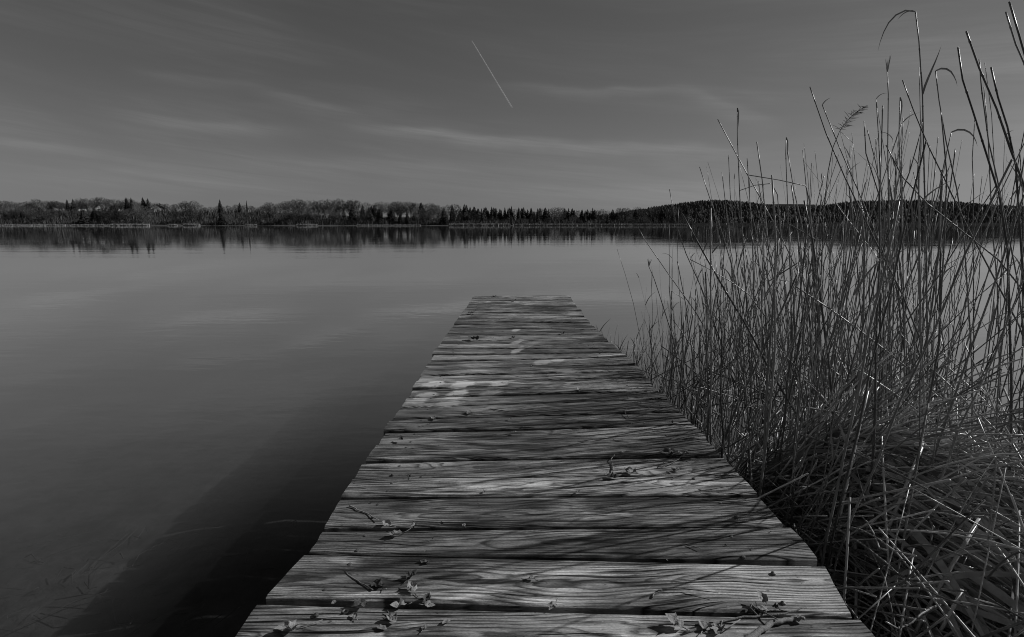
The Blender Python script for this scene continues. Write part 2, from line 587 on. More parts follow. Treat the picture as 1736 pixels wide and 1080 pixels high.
def hill_z(x, Y):
    px = 868 + F * x / Y
    top = at(px, interp(HILL, px), HY).z
    t = (Y - 1400.0) / (HY - 1400.0)
    return -1.0 + top * (smooth01(t) if t < 1 else 1 - 0.5 * smooth01((Y - HY) / 600.0)) + 2 * noise.noise(Vector((x * 0.01, Y * 0.01, 0)))


v, f = [], []
hx = [-900 + 45 * i for i in range(100)]
hy = [1385 + 25 * i for i in range(20)] + [1950, 2150, 2400]
for Y in hy:
    for x in hx:
        v.append((x, Y, hill_z(x, Y)))
nb = len(hx)
for j in range(len(hy) - 1):
    for i in range(nb - 1):
        f.append((j * nb + i, j * nb + i + 1, (j + 1) * nb + i + 1, (j + 1) * nb + i))
tag(link('wooded_hill', mesh('wooded_hill', v, f, True), M['hill']), kind='structure')
# a ridge farther off, haze painted into its pale colour, seen in the dip between the two wooded hills
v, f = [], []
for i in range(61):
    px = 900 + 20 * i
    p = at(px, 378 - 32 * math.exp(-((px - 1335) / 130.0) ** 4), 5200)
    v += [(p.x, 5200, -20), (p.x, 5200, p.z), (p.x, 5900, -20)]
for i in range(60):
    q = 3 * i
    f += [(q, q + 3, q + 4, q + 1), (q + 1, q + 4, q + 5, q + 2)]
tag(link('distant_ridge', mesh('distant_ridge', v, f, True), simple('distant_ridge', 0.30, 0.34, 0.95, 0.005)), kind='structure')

# ------------------------------------------------------------------ far shore: trees, brush, houses
SKYLINE = [(-120, 342), (0, 342), (60, 338), (120, 341), (150, 336), (185, 336), (225, 338), (250, 340), (280, 345), (325, 340), (350, 347),
           (375, 346), (410, 348), (440, 348), (500, 337), (540, 340), (575, 337), (610, 340), (640, 344), (660, 343), (700, 342), (740, 345),
           (800, 347), (850, 352), (880, 351), (930, 351), (950, 348), (1000, 356), (1060, 353), (1120, 351), (1170, 348)]


def bare_tree_meshes(seed):
    r = random.Random(seed)
    g, t = Geo(), Geo()
    fork = r.uniform(0.22, 0.34)
    t.tube([(0, 0, -0.05), (0.01, 0, fork * 0.6), (0.0, 0.01, fork), (r.uniform(-.02, .02), 0, 0.62)], [0.024, 0.019, 0.015, 0.008], 6)
    wide = r.uniform(0.26, 0.40)
    for i in range(22):
        a = i * 2.4 + r.random()
        z0 = fork * r.uniform(0.8, 1.7)
        up = r.uniform(0.2, 1.0) ** 0.7
        tip = Vector((math.cos(a) * wide * (1.1 - 0.55 * up), math.sin(a) * wide * (1.1 - 0.55 * up), min(0.97, z0 + 0.14 + 0.58 * up * r.uniform(.7, 1))))
        p0 = Vector((0, 0, z0))
        mid = p0.lerp(tip, 0.5) + Vector((0, 0, 0.05))
        t.tube([p0, mid, tip], [0.006, 0.0035, 0.001], 3, False)
    cz = fork + (1.0 - fork) * 0.52
    rz = (1.0 - fork) * 0.50
    k = 0
    while k < 620:
        q = Vector((r.uniform(-1, 1), r.uniform(-1, 1), r.uniform(-1, 1)))
        if q.length > 1 or q.length < 0.35 * r.random() or noise.noise(q * 2.2 + Vector((seed, 0, 0))) < -0.22:
            continue
        k += 1
        p = Vector((q.x * wide, q.y * wide, cz + q.z * rz))
        d = (Vector((q.x, q.y, q.z * .6 + .7)) + Vector((r.gauss(0, .45), r.gauss(0, .45), r.gauss(0, .35)))).normalized()
        g.tube([p - d * r.uniform(.02, .05), p + d * r.uniform(.015, .05)], [0.0052, 0.0028], 3, False)
    return t.me('bare_trunk'), g.me('bare_crown')


def conifer_meshes(seed, slim):
    r = random.Random(seed)
    g, t = Geo(), Geo()
    t.tube([(0, 0, -0.05), (0, 0, 0.5), (0, 0, 1.0)], [0.02, 0.012, 0.003], 6)
    layers = 20
    for i in range(layers):
        s = i / (layers - 1.0)
        z = 0.10 + 0.88 * s
        rad = slim * (1 - s) ** 0.7 + 0.014
        k = max(5, int(11 * (1 - s) + 4))
        for j in range(k):
            a = 2 * math.pi * (j + r.random() * 0.8) / k + i
            L = rad * r.uniform(0.65, 1.15)
            tip = Vector((math.cos(a) * L, math.sin(a) * L, z - L * r.uniform(0.2, 0.5)))
            sd = Vector((-math.sin(a), math.cos(a), 0)) * L * 0.30
            o = Vector((0, 0, z + 0.02))
            b = len(g.v)
            m_ = o.lerp(tip, 0.62)
            g.v += [o, m_ + sd, tip, m_ - sd, m_ + Vector((0, 0, -0.045)), m_ + Vector((0, 0, 0.02))]
            g.f += [(b, b + 1, b + 5), (b + 1, b + 2, b + 5), (b + 2, b + 3, b + 5), (b + 3, b, b + 5), (b, b + 4, b + 1), (b + 1, b + 4, b + 2), (b + 2, b + 4, b + 3), (b + 3, b + 4, b)]
    return t.me('conifer_trunk'), g.me('conifer_crown')


BARE = [bare_tree_meshes(11 + i) for i in range(6)]
CONI = [conifer_meshes(31 + i, s) for i, s in enumerate((0.22, 0.27, 0.18, 0.31))]
SPIRE = conifer_meshes(55, 0.07)
for t_, c_ in BARE:
    t_.materials.append(M['bark'])
    c_.materials.append(M['twigs'])
for t_, c_ in CONI + [SPIRE]:
    t_.materials.append(M['bark'])
    c_.materials.append(M['needles'])


def shore_zone(px):
    return ('left of the conifer pair' if px < 124 else 'among the far houses' if px < 275 else 'left of the lone conifer' if px < 376 else
            'around the thin spire tree' if px < 480 else 'in the bare left middle' if px < 620 else 'above the broken reed fringe' if px < 755 else
            'left of the dark shore break' if px < 867 else 'just right of the dark break' if px < 1000 else 'left of the wooded right hill')


def far_tree(name, pair, px, ytop, Y, label, cat, group, wide=1.0):
    x = at(px, 380, Y).x
    g0 = bank_z(x, Y) - 0.3
    top = at(px, ytop, Y).z
    h = max(3.0, top - g0)
    root = empty(name, (x, Y, g0))
    root.rotation_euler = (0, 0, rng.uniform(0, 6.28))
    root.scale = (h * wide, h * wide, h)
    link('trunk', pair[0], None, root)
    link('crown', pair[1], None, root)
    tag(root, label, cat, group)
    return root


# the conifers that stand out on the skyline, left to right
for px, yt, pr, lab in (
        (119, 338, 1, 'dark conifer on the far left skyline, left one of a close pair'),
        (129, 337, 3, 'broad dark conifer on the far left skyline, right one of a close pair'),
        (219, 334, 1, 'tall dark conifer left of its twin among the far houses'),
        (227, 335, 0, 'tall dark conifer right of its twin among the far houses'),
        (247, 334, 3, 'broad dark conifer just right of the tall twin conifers'),
        (255, 336, 1, 'dark conifer touching the broad one right of the twin conifers'),
        (376, 338, 1, 'lone dark conifer rising from bare trees on the left far shore'),
        (409, 343, 3, 'small broad dark conifer next to a thin spire tree on the far shore'),
        (1004, 352, 1, 'dark pointed conifer left of the gap before the right hill'),
        (867, 349, 0, 'dark conifer at the break in the pale far reed belt')):
    far_tree('conifer_tree', CONI[pr], px, yt, SHORE + rng.uniform(34, 44), lab, 'tree', 'conifers on the far shore', 0.85)
far_tree('spire_tree', SPIRE, 421, 340, SHORE + 38, 'thin spire shaped tree on the left far shore skyline', 'tree', 'conifers on the far shore')
# skyline trees
px = -60.0
while px < 1165:
    env = interp(SKYLINE, px)
    if px < 600:
        coni = rng.random() < 0.06
    elif px < 745:
        coni = rng.random() < 0.45
    elif px < 940:
        coni = rng.random() < 0.85
    else:
        coni = rng.random() < 0.6
    Y = SHORE + rng.uniform(36, 56)
    side = shore_zone(px)
    if coni:
        far_tree('conifer_tree', rng.choice(CONI), px, env + rng.uniform(-1, 1) + 8 * rng.random() ** 2, Y,
                 'dark conifer on the far shore skyline ' + side, 'tree', 'skyline conifers ' + side, rng.uniform(1.0, 1.45))
    else:
        far_tree('bare_tree', rng.choice(BARE), px, env + rng.uniform(-2, 4), Y,
                 'bare rounded deciduous tree on the far skyline ' + side, 'tree', 'skyline bare trees ' + side, rng.uniform(.95, 1.2))
    px += rng.uniform(5.5, 11) if not coni else rng.uniform(2.5, 7)
# trees standing lower, in front on the slope and along the water
for i in range(120):
    px = -60 + 1225 * (i + rng.random()) / 120.0
    env = interp(SKYLINE, px)
    Y = SHORE + rng.uniform(8, 30)
    yt = env + rng.uniform(8, 20)
    cp = 0.30 if px < 600 else 0.5
    cl = noise.noise(Vector((px * 0.013, 4.2, 0)))
    if rng.random() < cp + 0.6 * cl:
        far_tree('conifer_tree', rng.choice(CONI), px, yt, Y, 'small dark conifer low on the far bank ' + shore_zone(px), 'tree',
                 'small low conifers ' + shore_zone(px), rng.uniform(1.1, 1.5))
    else:
        far_tree('bare_tree', rng.choice(BARE), px, yt, Y, 'small leafless tree low on the far bank ' + shore_zone(px), 'tree',
                 'small low bare trees ' + shore_zone(px), rng.uniform(1.2, 1.7))


def brush(name, px0, px1, count, y0, y1, hmin, hmax, mat, label, cat='brush', seed=3, thin=0.05, spread=0.45, k=9):
    r = random.Random(seed)
    g = Geo()
    for i in range(count):
        px = r.uniform(px0, px1)
        Y = r.uniform(y0, y1)
        x = at(px, 380, Y).x
        z = bank_z(x, Y) if Y > SHORE + 2 else 0.0
        h = r.uniform(hmin, hmax)
        for j in range(k):
            a = r.uniform(0, 6.28)
            q = Vector((x + r.gauss(0, h * .25), Y + r.gauss(0, h * .25), z - 0.1))
            tip = q + Vector((math.cos(a) * spread * h * r.random(), math.sin(a) * spread * h * r.random(), h * r.uniform(.5, 1)))
            w = Vector((math.sin(a * 7), math.cos(a * 7), 0)) * thin * h
            b = len(g.v)
            g.v += [q - w, q + w, tip]
            g.f.append((b, b + 1, b + 2))
    o = link(name, g.me(name), mat)
    return tag(o, label, cat, kind='stuff')


brush('leafless_thicket', -80, 1170, 5200, SHORE + 6, SHORE + 48, 2.0, 6.0, M['brush'], 'mass of leafless thicket filling the far bank', seed=5)
for a, b, n_, h_, lab in ((-80, 140, 500, 2.2, 'pale reed belt at the far left shore'), (142, 190, 160, 2.2, 'short pale reed belt on the far left shore'),
                          (188, 252, 260, 3.0, 'taller pale reed tuft on the far left shore'),
                          (285, 300, 80, 2.6, 'tiny pale reed tuft left of the two small ones'), (312, 338, 140, 3.0, 'small pale reed tuft on the far shore'),
                          (418, 434, 70, 2.6, 'tiny isolated pale reed tuft under the bare trees'), (503, 537, 130, 2.8, 'small pale reed tuft at the foot of the middle trees'),
                          (605, 712, 230, 2.2, 'broken pale reed fringe in the middle far shore'), (762, 864, 420, 3.4, 'long pale reed belt left of the dark break'),
                          (871, 1165, 1000, 3.2, 'longest pale reed belt right of the dark break')):
    brush('far_reed_belt', a, b, int(n_ * 1.5), SHORE - 5, SHORE - 1, h_ * .5, h_ * .75, M['palereed'], lab, 'reed belt', seed=int(a) + 400, thin=0.16, spread=.12, k=9)


def house(px, ytop, Y, wpx, turn, label):
    x = at(px, 380, Y).x
    z0 = bank_z(x, Y) - 0.2
    top = at(px, ytop, Y).z
    w = wpx / F * Y
    d = w * 0.75
    eave = z0 + (top - z0) * 0.58
    root = empty('house', (x, Y, z0))
    root.rotation_euler = (0, 0, turn)
    he, ht = eave - z0, top - z0
    g = Geo()
    g.v = [Vector(p) for p in ((-w / 2, -d / 2, 0), (w / 2, -d / 2, 0), (w / 2, d / 2, 0), (-w / 2, d / 2, 0), (-w / 2, -d / 2, he), (w / 2, -d / 2, he), (w / 2, d / 2, he), (-w / 2, d / 2, he), (0, -d / 2, ht - .35), (0, d / 2, ht - .35))]
    g.f = [(0, 1, 5, 8, 4), (1, 2, 6, 5), (2, 3, 7, 9, 6), (3, 0, 4, 7)]
    link('wall', g.me('house_wall'), M['wall'], root)
    g = Geo()
    ov, th = 0.6, 0.35
    sl_ = (ht - he) / (w / 2)
    for s in (-1, 1):
        b = len(g.v)
        xe = s * (w / 2 + ov)
        ze = he - ov * sl_
        for dz in (0, -th):
            g.v += [Vector((0, -d / 2 - ov, ht + dz)), Vector((xe, -d / 2 - ov, ze + dz)), Vector((xe, d / 2 + ov, ze + dz)), Vector((0, d / 2 + ov, ht + dz))]
        for q in ((0, 1, 2, 3), (7, 6, 5, 4), (0, 4, 5, 1), (1, 5, 6, 2), (2, 6, 7, 3)):
            g.f.append(tuple(b + i for i in q))
    rf = link('roof', g.me('house_roof'), M['roof'], root)
    g = Geo()
    g.box((w * .12, -.4, ht * .8), (w * .12 + .9, .5, ht + 1.0))
    link('chimney', g.me('house_chimney'), M['roof'], rf)
    for wx in (-.3, 0, .3):
        for lev in (0.25, 0.68):
            g = Geo()
            g.box((wx * w - .6, -d / 2 - .06, he * lev - .7), (wx * w + .6, -d / 2 + .05, he * lev + .7))
            link('window', g.me('house_window'), M['glass'], root)
    tag(root, label, 'house', 'houses on the far bank')


house(58, 345, SHORE + 62, 20, 0.5, 'white gabled house at the far left among bare trees')
house(100, 343, SHORE + 60, 24, -0.5, 'wide dark roofed house left of the conifer pair')
house(141, 344, SHORE + 64, 16, -0.7, 'small pale house right of the conifer pair')
house(183, 343, SHORE + 60, 28, 0.6, 'long dark roofed house between conifer pair and tall twins')
house(206, 345, SHORE + 62, 15, -0.6, 'white house just left of the tall twin conifers')
house(270, 346, SHORE + 62, 22, 0.6, 'low white house right of the broad dark conifer')

# forest on the hills to the right: too far to tell its trees apart
g = Geo()
r = random.Random(91)
for i in range(9000):
    px = r.uniform(880, 1960)
    Y = 1400 + 300 * r.random() ** 0.8
    x = (px - 868) / F * Y
    z = hill_z(x, Y)
    h = r.uniform(7, 15) * (0.7 if Y < 1420 else 1.0)
    w = h * r.uniform(.16, .34)
    a0 = r.random() * 6
    b = len(g.v)
    blunt = r.random() < 0.5
    for k in range(5):
        a = a0 + k * 1.2566
        g.v.append(Vector((x + w * math.cos(a), Y + w * math.sin(a), z - 1)))
    for k in range(5):
        a = a0 + .6 + k * 1.2566
        ww = w * (.95 if blunt else .5)
        g.v.append(Vector((x + ww * math.cos(a), Y + ww * math.sin(a), z + h * (.62 if blunt else .5))))
    g.v.append(Vector((x, Y, z + h)))
    for k in range(5):
        k2 = (k + 1) % 5
        g.f += [(b + k, b + k2, b + 5 + k), (b + k2, b + 5 + k2, b + 5 + k), (b + 5 + k, b + 5 + k2, b + 10)]
tag(link('hill_forest', g.me('hill_forest'), M['hillwood']), 'dark forest covering the hills on the right far shore', 'forest', kind='stuff')
g = Geo()
for i in range(1500):
    px = r.uniform(1130, 1950)
    x, Y = (px - 868) / F * 1390, 1390
    h = r.uniform(3, 6)
    b = len(g.v)
    g.v += [Vector((x - 3, Y, -.5)), Vector((x + 3, Y, -.5)), Vector((x + r.uniform(-2, 2), Y + 1, h))]
    g.f.append((b, b + 1, b + 2))
tag(link('far_reed_belt', g.me('hill_reeds'), M['palereed']), 'thin pale reed line at the foot of the right hills', 'reed belt', kind='stuff')

# ------------------------------------------------------------------ contrail
g = Geo()
d0, d1 = sky_dir(800, 69).normalized(), sky_dir(868, 182).normalized()
ALT = 3000.0
p0, p1 = d0 * (ALT / d0.z), d1 * (ALT / d1.z)
n_ = 24
g.tube([p0.lerp(p1, i / n_) + Vector((0, 0, 0)) for i in range(n_ + 1)], [(5.5 + 8.0 * i / n_) for i in range(n_ + 1)], 8)
me = g.me('contrail', True)
ct = link('contrail', me, M['mist'])
tag(ct, 'thin white aircraft trail slanting across the upper sky', 'contrail')

# ------------------------------------------------------------------ jetty
BOUNDS = [((803, 502), (965, 500)), ((798, 509.5), (968, 508)), ((793, 517), (976, 517)), ((787, 525), (985, 527)), ((781, 533), (991, 537)),
          ((772, 545.5), (1000, 547)), ((767, 555), (1010, 559)), ((759, 566), (1022, 568)), ((751, 577), (1033, 578)), ((741, 591), (1047, 591)),
          ((728, 612.5), (1065, 606)), ((721, 624), (1079, 619)), ((713, 637), (1088, 630)), ((699, 661), (1104, 650)), ((691, 674), (1118, 664)),
          ((680, 692), (1131, 677)), ((666, 711), (1151, 697)), ((653, 731), (1174, 719)), ((638, 754), (1198, 743)), ((617, 782), (1226, 773)),
          ((599, 812), (1257, 805)), ((577, 845), (1289, 838)), ((546, 896), (1337, 891)), ((515, 941), (1393, 954)), ((440, 1022), (1448, 1048))]
lines = [(unproj(a[0], a[1], DECK), unproj(b[0], b[1], DECK)) for a, b in BOUNDS]
full = [lines[0]]
for a, b in zip(lines, lines[1:]):
    gap = ((a[0] - b[0]).length + (a[1] - b[1]).length) / 2
    k = max(1, round(gap / 0.19))
    for i in range(1, k + 1):
        full.append((a[0].lerp(b[0], i / k), a[1].lerp(b[1], i / k)))
xl, xr = full[-1][0].x, full[-1][1].x
yl, yr = full[-1][0].y, full[-1][1].y
while yl > -0.9:
    w = rng.uniform(0.17, 0.22)
    yl -= w
    yr -= w * (1.02 if yr > yl else 0.98)
    full.append((Vector((xl - 0.004, yl, DECK)), Vector((xr + 0.004, yr, DECK))))

jetty = empty('jetty', (0, 3.5, 0))
tag(jetty, 'weathered plank jetty running straight out into the lake', 'jetty')
JO = Vector((0, 3.5, 0))
NAIL = None
g = Geo()
for k in range(10):
    a = 2 * math.pi * k / 10
    g.v.append(Vector((0.0060 * math.cos(a), 0.0060 * math.sin(a), -0.004)))
for k in range(10):
    a = 2 * math.pi * k / 10
    g.v.append(Vector((0.0056 * math.cos(a), 0.0056 * math.sin(a), 0.0016)))
g.v.append(Vector((0, 0, 0.0028)))
for k in range(10):
    g.f += [(k, (k + 1) % 10, 10 + (k + 1) % 10, 10 + k), (10 + k, 10 + (k + 1) % 10, 20)]
NAIL = g.me('nail')
NAIL.materials.append(M['nail'])

CROSS = [(0.0, -0.072), (0.0, -0.007), (0.035, -0.0005), (0.2, 0.0), (0.4, 0.0), (0.6, 0.0), (0.8, 0.0), (0.965, -0.0005), (1.0, -0.007), (1.0, -0.072)]
deck_planks = []


def plank(i, back, front):
    r = random.Random(500 + i)
    far = smooth01((back[0].y - 1.8) / 2.5)
    gb, gf = r.uniform(0.003, 0.006) + .004 * far, r.uniform(0.003, 0.008) + .007 * far
    if i in WIDE_GAP:
        gf += WIDE_GAP[i]
    ext0, ext1 = r.gauss(0, 0.006), r.gauss(0, 0.006)
    c = (back[0] + back[1] + front[0] + front[1]) / 4
    nx = 80
    zoff = r.gauss(0, 0.0022)
    tl = r.gauss(0, 0.006)
    bow = r.gauss(0, 0.004)
    cup = r.uniform(-0.002, 0.003)
    vs, fs = [], []
    nc = len(CROSS)
    sd = i * 13.7
    for a in range(nx + 1):
        t = a / nx
        pb, pf = back[0].lerp(back[1], t), front[0].lerp(front[1], t)
        ln = (pb - pf).length
        for s, z in CROSS:
            s2 = gf / ln + s * (1 - (gf + gb) / ln)
            p = pf.lerp(pb, s2)
            e = 0.0
            if a == 0:
                e = ext0 - 0.006 * noise.noise(Vector((sd, s * 3.0, 1.0)))
            elif a == nx:
                e = ext1 + 0.006 * noise.noise(Vector((sd, s * 3.0, 5.0)))
            p = p + (back[1] - back[0]).normalized() * e
            edge = 1.0 if s in (0.0, 1.0) else 0.3
            wv = 0.0022 * noise.noise(Vector((t * 9 + sd, s * 5, 0))) + 0.0009 * noise.noise(Vector((t * 22 + sd, s * 5, 3)))
            chip = 0.0
            q = noise.noise(Vector((t * 14 + sd, s * 2.0, 8)))
            if edge == 1.0 and q > 0.38:
                chip = (q - 0.38) * 0.02
            p.y += (wv * edge + (chip if s == 0.0 else -chip)) if s in (0.0, 1.0) else 0
            zz = z + zoff + tl * (t - .5) + bow * (4 * (t - .5) ** 2 - .5) + cup * (4 * (s - .5) ** 2)
            zz += 0.0012 * noise.noise(Vector((t * 6 + sd, s * 3, 11))) + 0.0007 * noise.noise(Vector((t * 25 + sd, s * 9, 14)))
            vs.append(Vector((p.x, p.y, DECK + zz)) - c)
    for a in range(nx):
        for k in range(nc):
            k2 = (k + 1) % nc
            q = a * nc
            fs.append((q + k, q + nc + k, q + nc + k2, q + k2))
    fs.append(tuple(range(nc)))
    fs.append(tuple(nx * nc + k for k in reversed(range(nc))))
    me = mesh('plank', vs, fs, True)
    me.set_sharp_from_angle(angle=R(28))
    o = link('plank', me, M['wood'], jetty)
    o.location = c - JO
    deck_planks.append((o, c))
    for tt in (0.10, 0.86 if i % 2 else 0.89):
        for ss in (0.24, 0.76):
            if r.random() < 0.12:
                continue
            t2 = tt + r.gauss(0, 0.006)
            s2 = ss + r.gauss(0, 0.05)
            p = front[0].lerp(front[1], t2).lerp(back[0].lerp(back[1], t2), s2)
            z = DECK + zoff + tl * (t2 - .5) + bow * (4 * (t2 - .5) ** 2 - .5) + cup * (4 * (s2 - .5) ** 2)
            nl = link('nail', NAIL, None, o)
            nl.location = Vector((p.x, p.y, z + 0.0004)) - c
            if c.y < 2.2 and r.random() < 0.2:
                nl.scale = (1.2, 1.2, 3.2)


WIDE_GAP = {}
for i, (a, b) in enumerate(full):
    pass
# gaps that show wide in the photograph, by the row at their left end
for prow, extra in ((612.5, .012), (692, .010), (941, .014), (896, .006), (782, .006), (1022, .012), (845, .006), (545.5, .006), (525, .008), (517, .010), (637, .004)):
    yy = unproj(700, prow, DECK).y
    j = min(range(len(full)), key=lambda q: abs(full[q][0].y - yy))
    WIDE_GAP[j - 1] = extra
for i in range(len(full) - 1):
    plank(i, full[i], full[i + 1])

for xx in (-0.36, 0.62):
    g = Geo()
    g.box((xx - .04, -0.9, DECK - .20), (xx + .04, 7.32, DECK - .082))
    link('stringer', g.me('stringer'), M['beam'], jetty).location = -JO
for yy in (0.6, 2.7, 4.9, 7.1):
    for xx in (-0.36, 0.62):
        g = Geo()
        g.tube([(xx, yy, -0.9), (xx + .005, yy, -.2), (xx, yy + .004, DECK - .09)], [.06, .058, .055], 12)
        link('post', g.me('jetty_post', True), M['beam'], jetty).location = -JO
    g = Geo()
    g.box((-0.46, yy - .035, DECK - .31), (0.72, yy + .035, DECK - .205))
    link('crossbeam', g.me('crossbeam'), M['beam'], jetty).location = -JO

# ------------------------------------------------------------------ reed bank on the right
def edge_x(y):
    """Right edge of the deck."""
    best = min(full, key=lambda l: abs(l[1].y - y))
    return best[1].x


def heap_z(x, y):
    side = smooth01((x - 0.92) / 0.75)
    back = smooth01((2.95 - y) / 0.7)
    front = smooth01((y - 1.10) / 0.95)
    z = -0.16 + side * back * (0.24 + 0.30 * front - 0.24 * smooth01((x - 1.4) / 1.1))
    return z + 0.06 * noise.noise(Vector((x * 2.3, y * 2.3, 2))) * back


v, f = [], []
gx_ = [0.80 + 0.1 * i for i in range(45)]
gy_ = [-3 + 0.25 * i for i in range(13)] + [0.1 + 0.1 * i for i in range(30)]
for y in gy_:
    for x in gx_:
        v.append((x, y, heap_z(x, y) - 0.17))
nb = len(gx_)
for j in range(len(gy_) - 1):
    for i in range(nb - 1):
        f.append((j * nb + i, j * nb + i + 1, (j + 1) * nb + i + 1, (j + 1) * nb + i))
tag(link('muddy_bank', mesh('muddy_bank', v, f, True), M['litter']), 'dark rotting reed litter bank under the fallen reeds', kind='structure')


def on_heap(px, py, off):
    d = sky_dir(px, py)
    t = 0.3
    while t < 6:
        p = Vector((0, 0, CAM_Z)) + d * t
        if p.z <= max(0.0, heap_z(p.x, p.y)) + off:
            return p
        t += 0.01
    return Vector((0, 0, CAM_Z)) + d * 3


class Reed:
    pass


standing, fallen = [], []


def add_stem(pts, r0, r1, leaves=(), label=None, kind='stem', store=standing, plume=None):
    s = Reed()
    s.pts, s.r0, s.r1, s.leaves, s.label, s.plume = [Vector(p) for p in pts], r0, r1, list(leaves), label, plume
    mid = s.pts[len(pts) // 2]
    L = sum((a - b).length for a, b in zip(s.pts, s.pts[1:]))
    d = max(0.6, mid.y)
    c = 868 + F * mid.x / d
    s.size = L * r0 / d ** 2 * (1.0 if 950 < c < 1760 else 0.05)
    s.c = c
    store.append(s)
    return s


def leaf_pts(p, d, L, droop, r):
    """Spine of a hanging reed leaf."""
    pts = [p]
    d = d.normalized()
    for k in range(6):
        d = (d + Vector((0, 0, -droop)) + Vector((r.gauss(0, .05), r.gauss(0, .05), 0))).normalized()
        pts.append(pts[-1] + d * L / 6)
    return pts


ENV = [(1000, 575), (1035, 560), (1050, 520), (1075, 470), (1100, 435), (1140, 380), (1190, 330), (1230, 290), (1250, 250), (1290, 250), (1330, 240), (1375, 220),
       (1420, 200), (1450, 190), (1500, 165), (1545, 120), (1575, 130), (1630, 110), (1700, 60), (1760, 20), (1900, 0)]
rr = random.Random(2024)


def standing_reed(x, y, lo=0.0, thick=1.0, tries=0):
    c = 868 + F * x / (y * 0.985 + 0.2)
    env = interp(ENV, c)
    topy = env + (rr.random() ** 0.75) * (1.0 - abs(lo)) * 300 + max(0.0, lo) * 150
    h = at(c, topy, y).z
    h = min(3.1, max(0.25, h))
    lean = Vector((rr.gauss(-0.05, 0.13), rr.gauss(0.0, 0.12), 0))
    if rr.random() < 0.20:
        lean = Vector((rr.gauss(0, 0.42), rr.gauss(0.0, 0.30), 0))
    curve = Vector((rr.gauss(0, 0.06), rr.gauss(0, 0.06), 0))
    k = 8
    z0 = min(-0.25, heap_z(x, y) - .15) if heap_z(x, y) < 0.05 else heap_z(x, y) - 0.15
    pts = []
    for i in range(k + 1):
        t = i / k
        zz = z0 + (h - z0) * t
        pts.append(Vector((x, y, zz)) + lean * (zz - max(0, z0)) + curve * (h * t * t) +
                   Vector((rr.gauss(0, .004), rr.gauss(0, .004), 0)) * (1 if 0 < i else 0))
    if any(p.z > DECK - .08 and p.x < edge_x(p.y) + .015 for p in pts):
        if tries < 4:
            return standing_reed(x, y, lo, thick, tries + 1)
        pts = [Vector((x + .03, y, p.z)) for p in pts]
    leaves = []
    if rr.random() < 0.05 and h > 0.7:                    # snapped: the top hangs down
        q = pts[-1]
        a = rr.uniform(0, 6.28)
        dd = Vector((math.cos(a) * .7, math.sin(a) * .4, rr.uniform(-.9, -.1))).normalized()
        pts += [q + dd * 0.02, q + dd * rr.uniform(.08, .22)]
    elif rr.random() < 0.10 and h > 0.6:
        a = rr.uniform(0, 6.28)
        leaves.append((leaf_pts(pts[-1], Vector((math.cos(a) * .5, math.sin(a) * .4, 1)), rr.uniform(.05, .13), rr.uniform(.0, .35), rr), rr.uniform(.002, .004)))
    for _ in range(3):
        if rr.random() < 0.22:
            j = rr.randint(3, k - 1)
            a = rr.uniform(0, 6.28)
            leaves.append((leaf_pts(pts[j], Vector((math.cos(a) * .35, math.sin(a) * .35, 1.0)), rr.uniform(.08, .24), rr.uniform(.02, .2), rr), rr.uniform(.002, .0045)))
    r0 = (0.0022 + 0.0044 * rr.random() ** 1.7) * thick
    return add_stem(pts, r0, r0 * rr.choice((.2, .35, .5, .65)), leaves)


n_st = 0
while n_st < 330:
    y = 1.75 * math.exp(rr.random() * math.log(5.9 / 1.75))
    x = edge_x(y) + 0.04 + (rr.random() ** 0.8) * (0.55 + 0.62 * y)
    c = 868 + F * x / (y * 0.985 + 0.2)
    if c > 1850 or (c < 1230 and rr.random() < 0.25):
        continue
    if c > 1590 and rr.random() < 0.62 or (y < 3.0 and x > 1.2 and rr.random() < .75):
        continue
    standing_reed(x, y)
    n_st += 1
for i in range(48):                                        # taller stems thickening the middle of the stand
    y = rr.uniform(2.9, 4.6)
    c = rr.uniform(1285, 1600)
    standing_reed((c - 868) / F * (y * 0.985 + 0.2), y, lo=-0.25, thick=1.05)
for i in range(95):                                        # thin reeds fringing the far half of the deck
    y = rr.uniform(3.2, 5.9)
    standing_reed(edge_x(y) + 0.05 + rr.random() ** 1.3 * 0.75, y, lo=rr.choice((0.0, .3, .6)), thick=.75)
for i in range(110):                                       # short broken stems low in the stand, densest along the deck
    y = 2.2 * math.exp(rr.random() * math.log(5.7 / 2.2))
    x = edge_x(y) + 0.03 + rr.random() ** 1.6 * (0.25 + 0.35 * y)
    standing_reed(x, y, lo=0.9, thick=1.1)

for i in range(190):                                       # snapped stems leaning every way in the lower half of the stand
    y = rr.uniform(2.3, 4.6)
    x = edge_x(y) + 0.15 + rr.random() * (0.3 + 0.55 * y)
    a = rr.uniform(0, 6.28)
    tl_ = rr.uniform(.5, 1.35)
    d = Vector((math.cos(a) * math.sin(tl_), math.sin(a) * math.sin(tl_), math.cos(tl_)))
    L = rr.uniform(.25, .95)
    z0 = rr.uniform(-.02, .35) * max(0.2, min(1.0, (4.4 - y) / 1.2)) + max(0, heap_z(x, y))
    pts = [Vector((x, y, z0)) + d * L * k / 8 + Vector((0, 0, -.10 * L * (k / 8) ** 2)) for k in range(9)]
    if all(p.x > edge_x(p.y) + .02 for p in pts) and all(p.z < 1.1 for p in pts):
        r0 = rr.uniform(.0024, .0048)
        add_stem(pts, r0, r0 * .7)

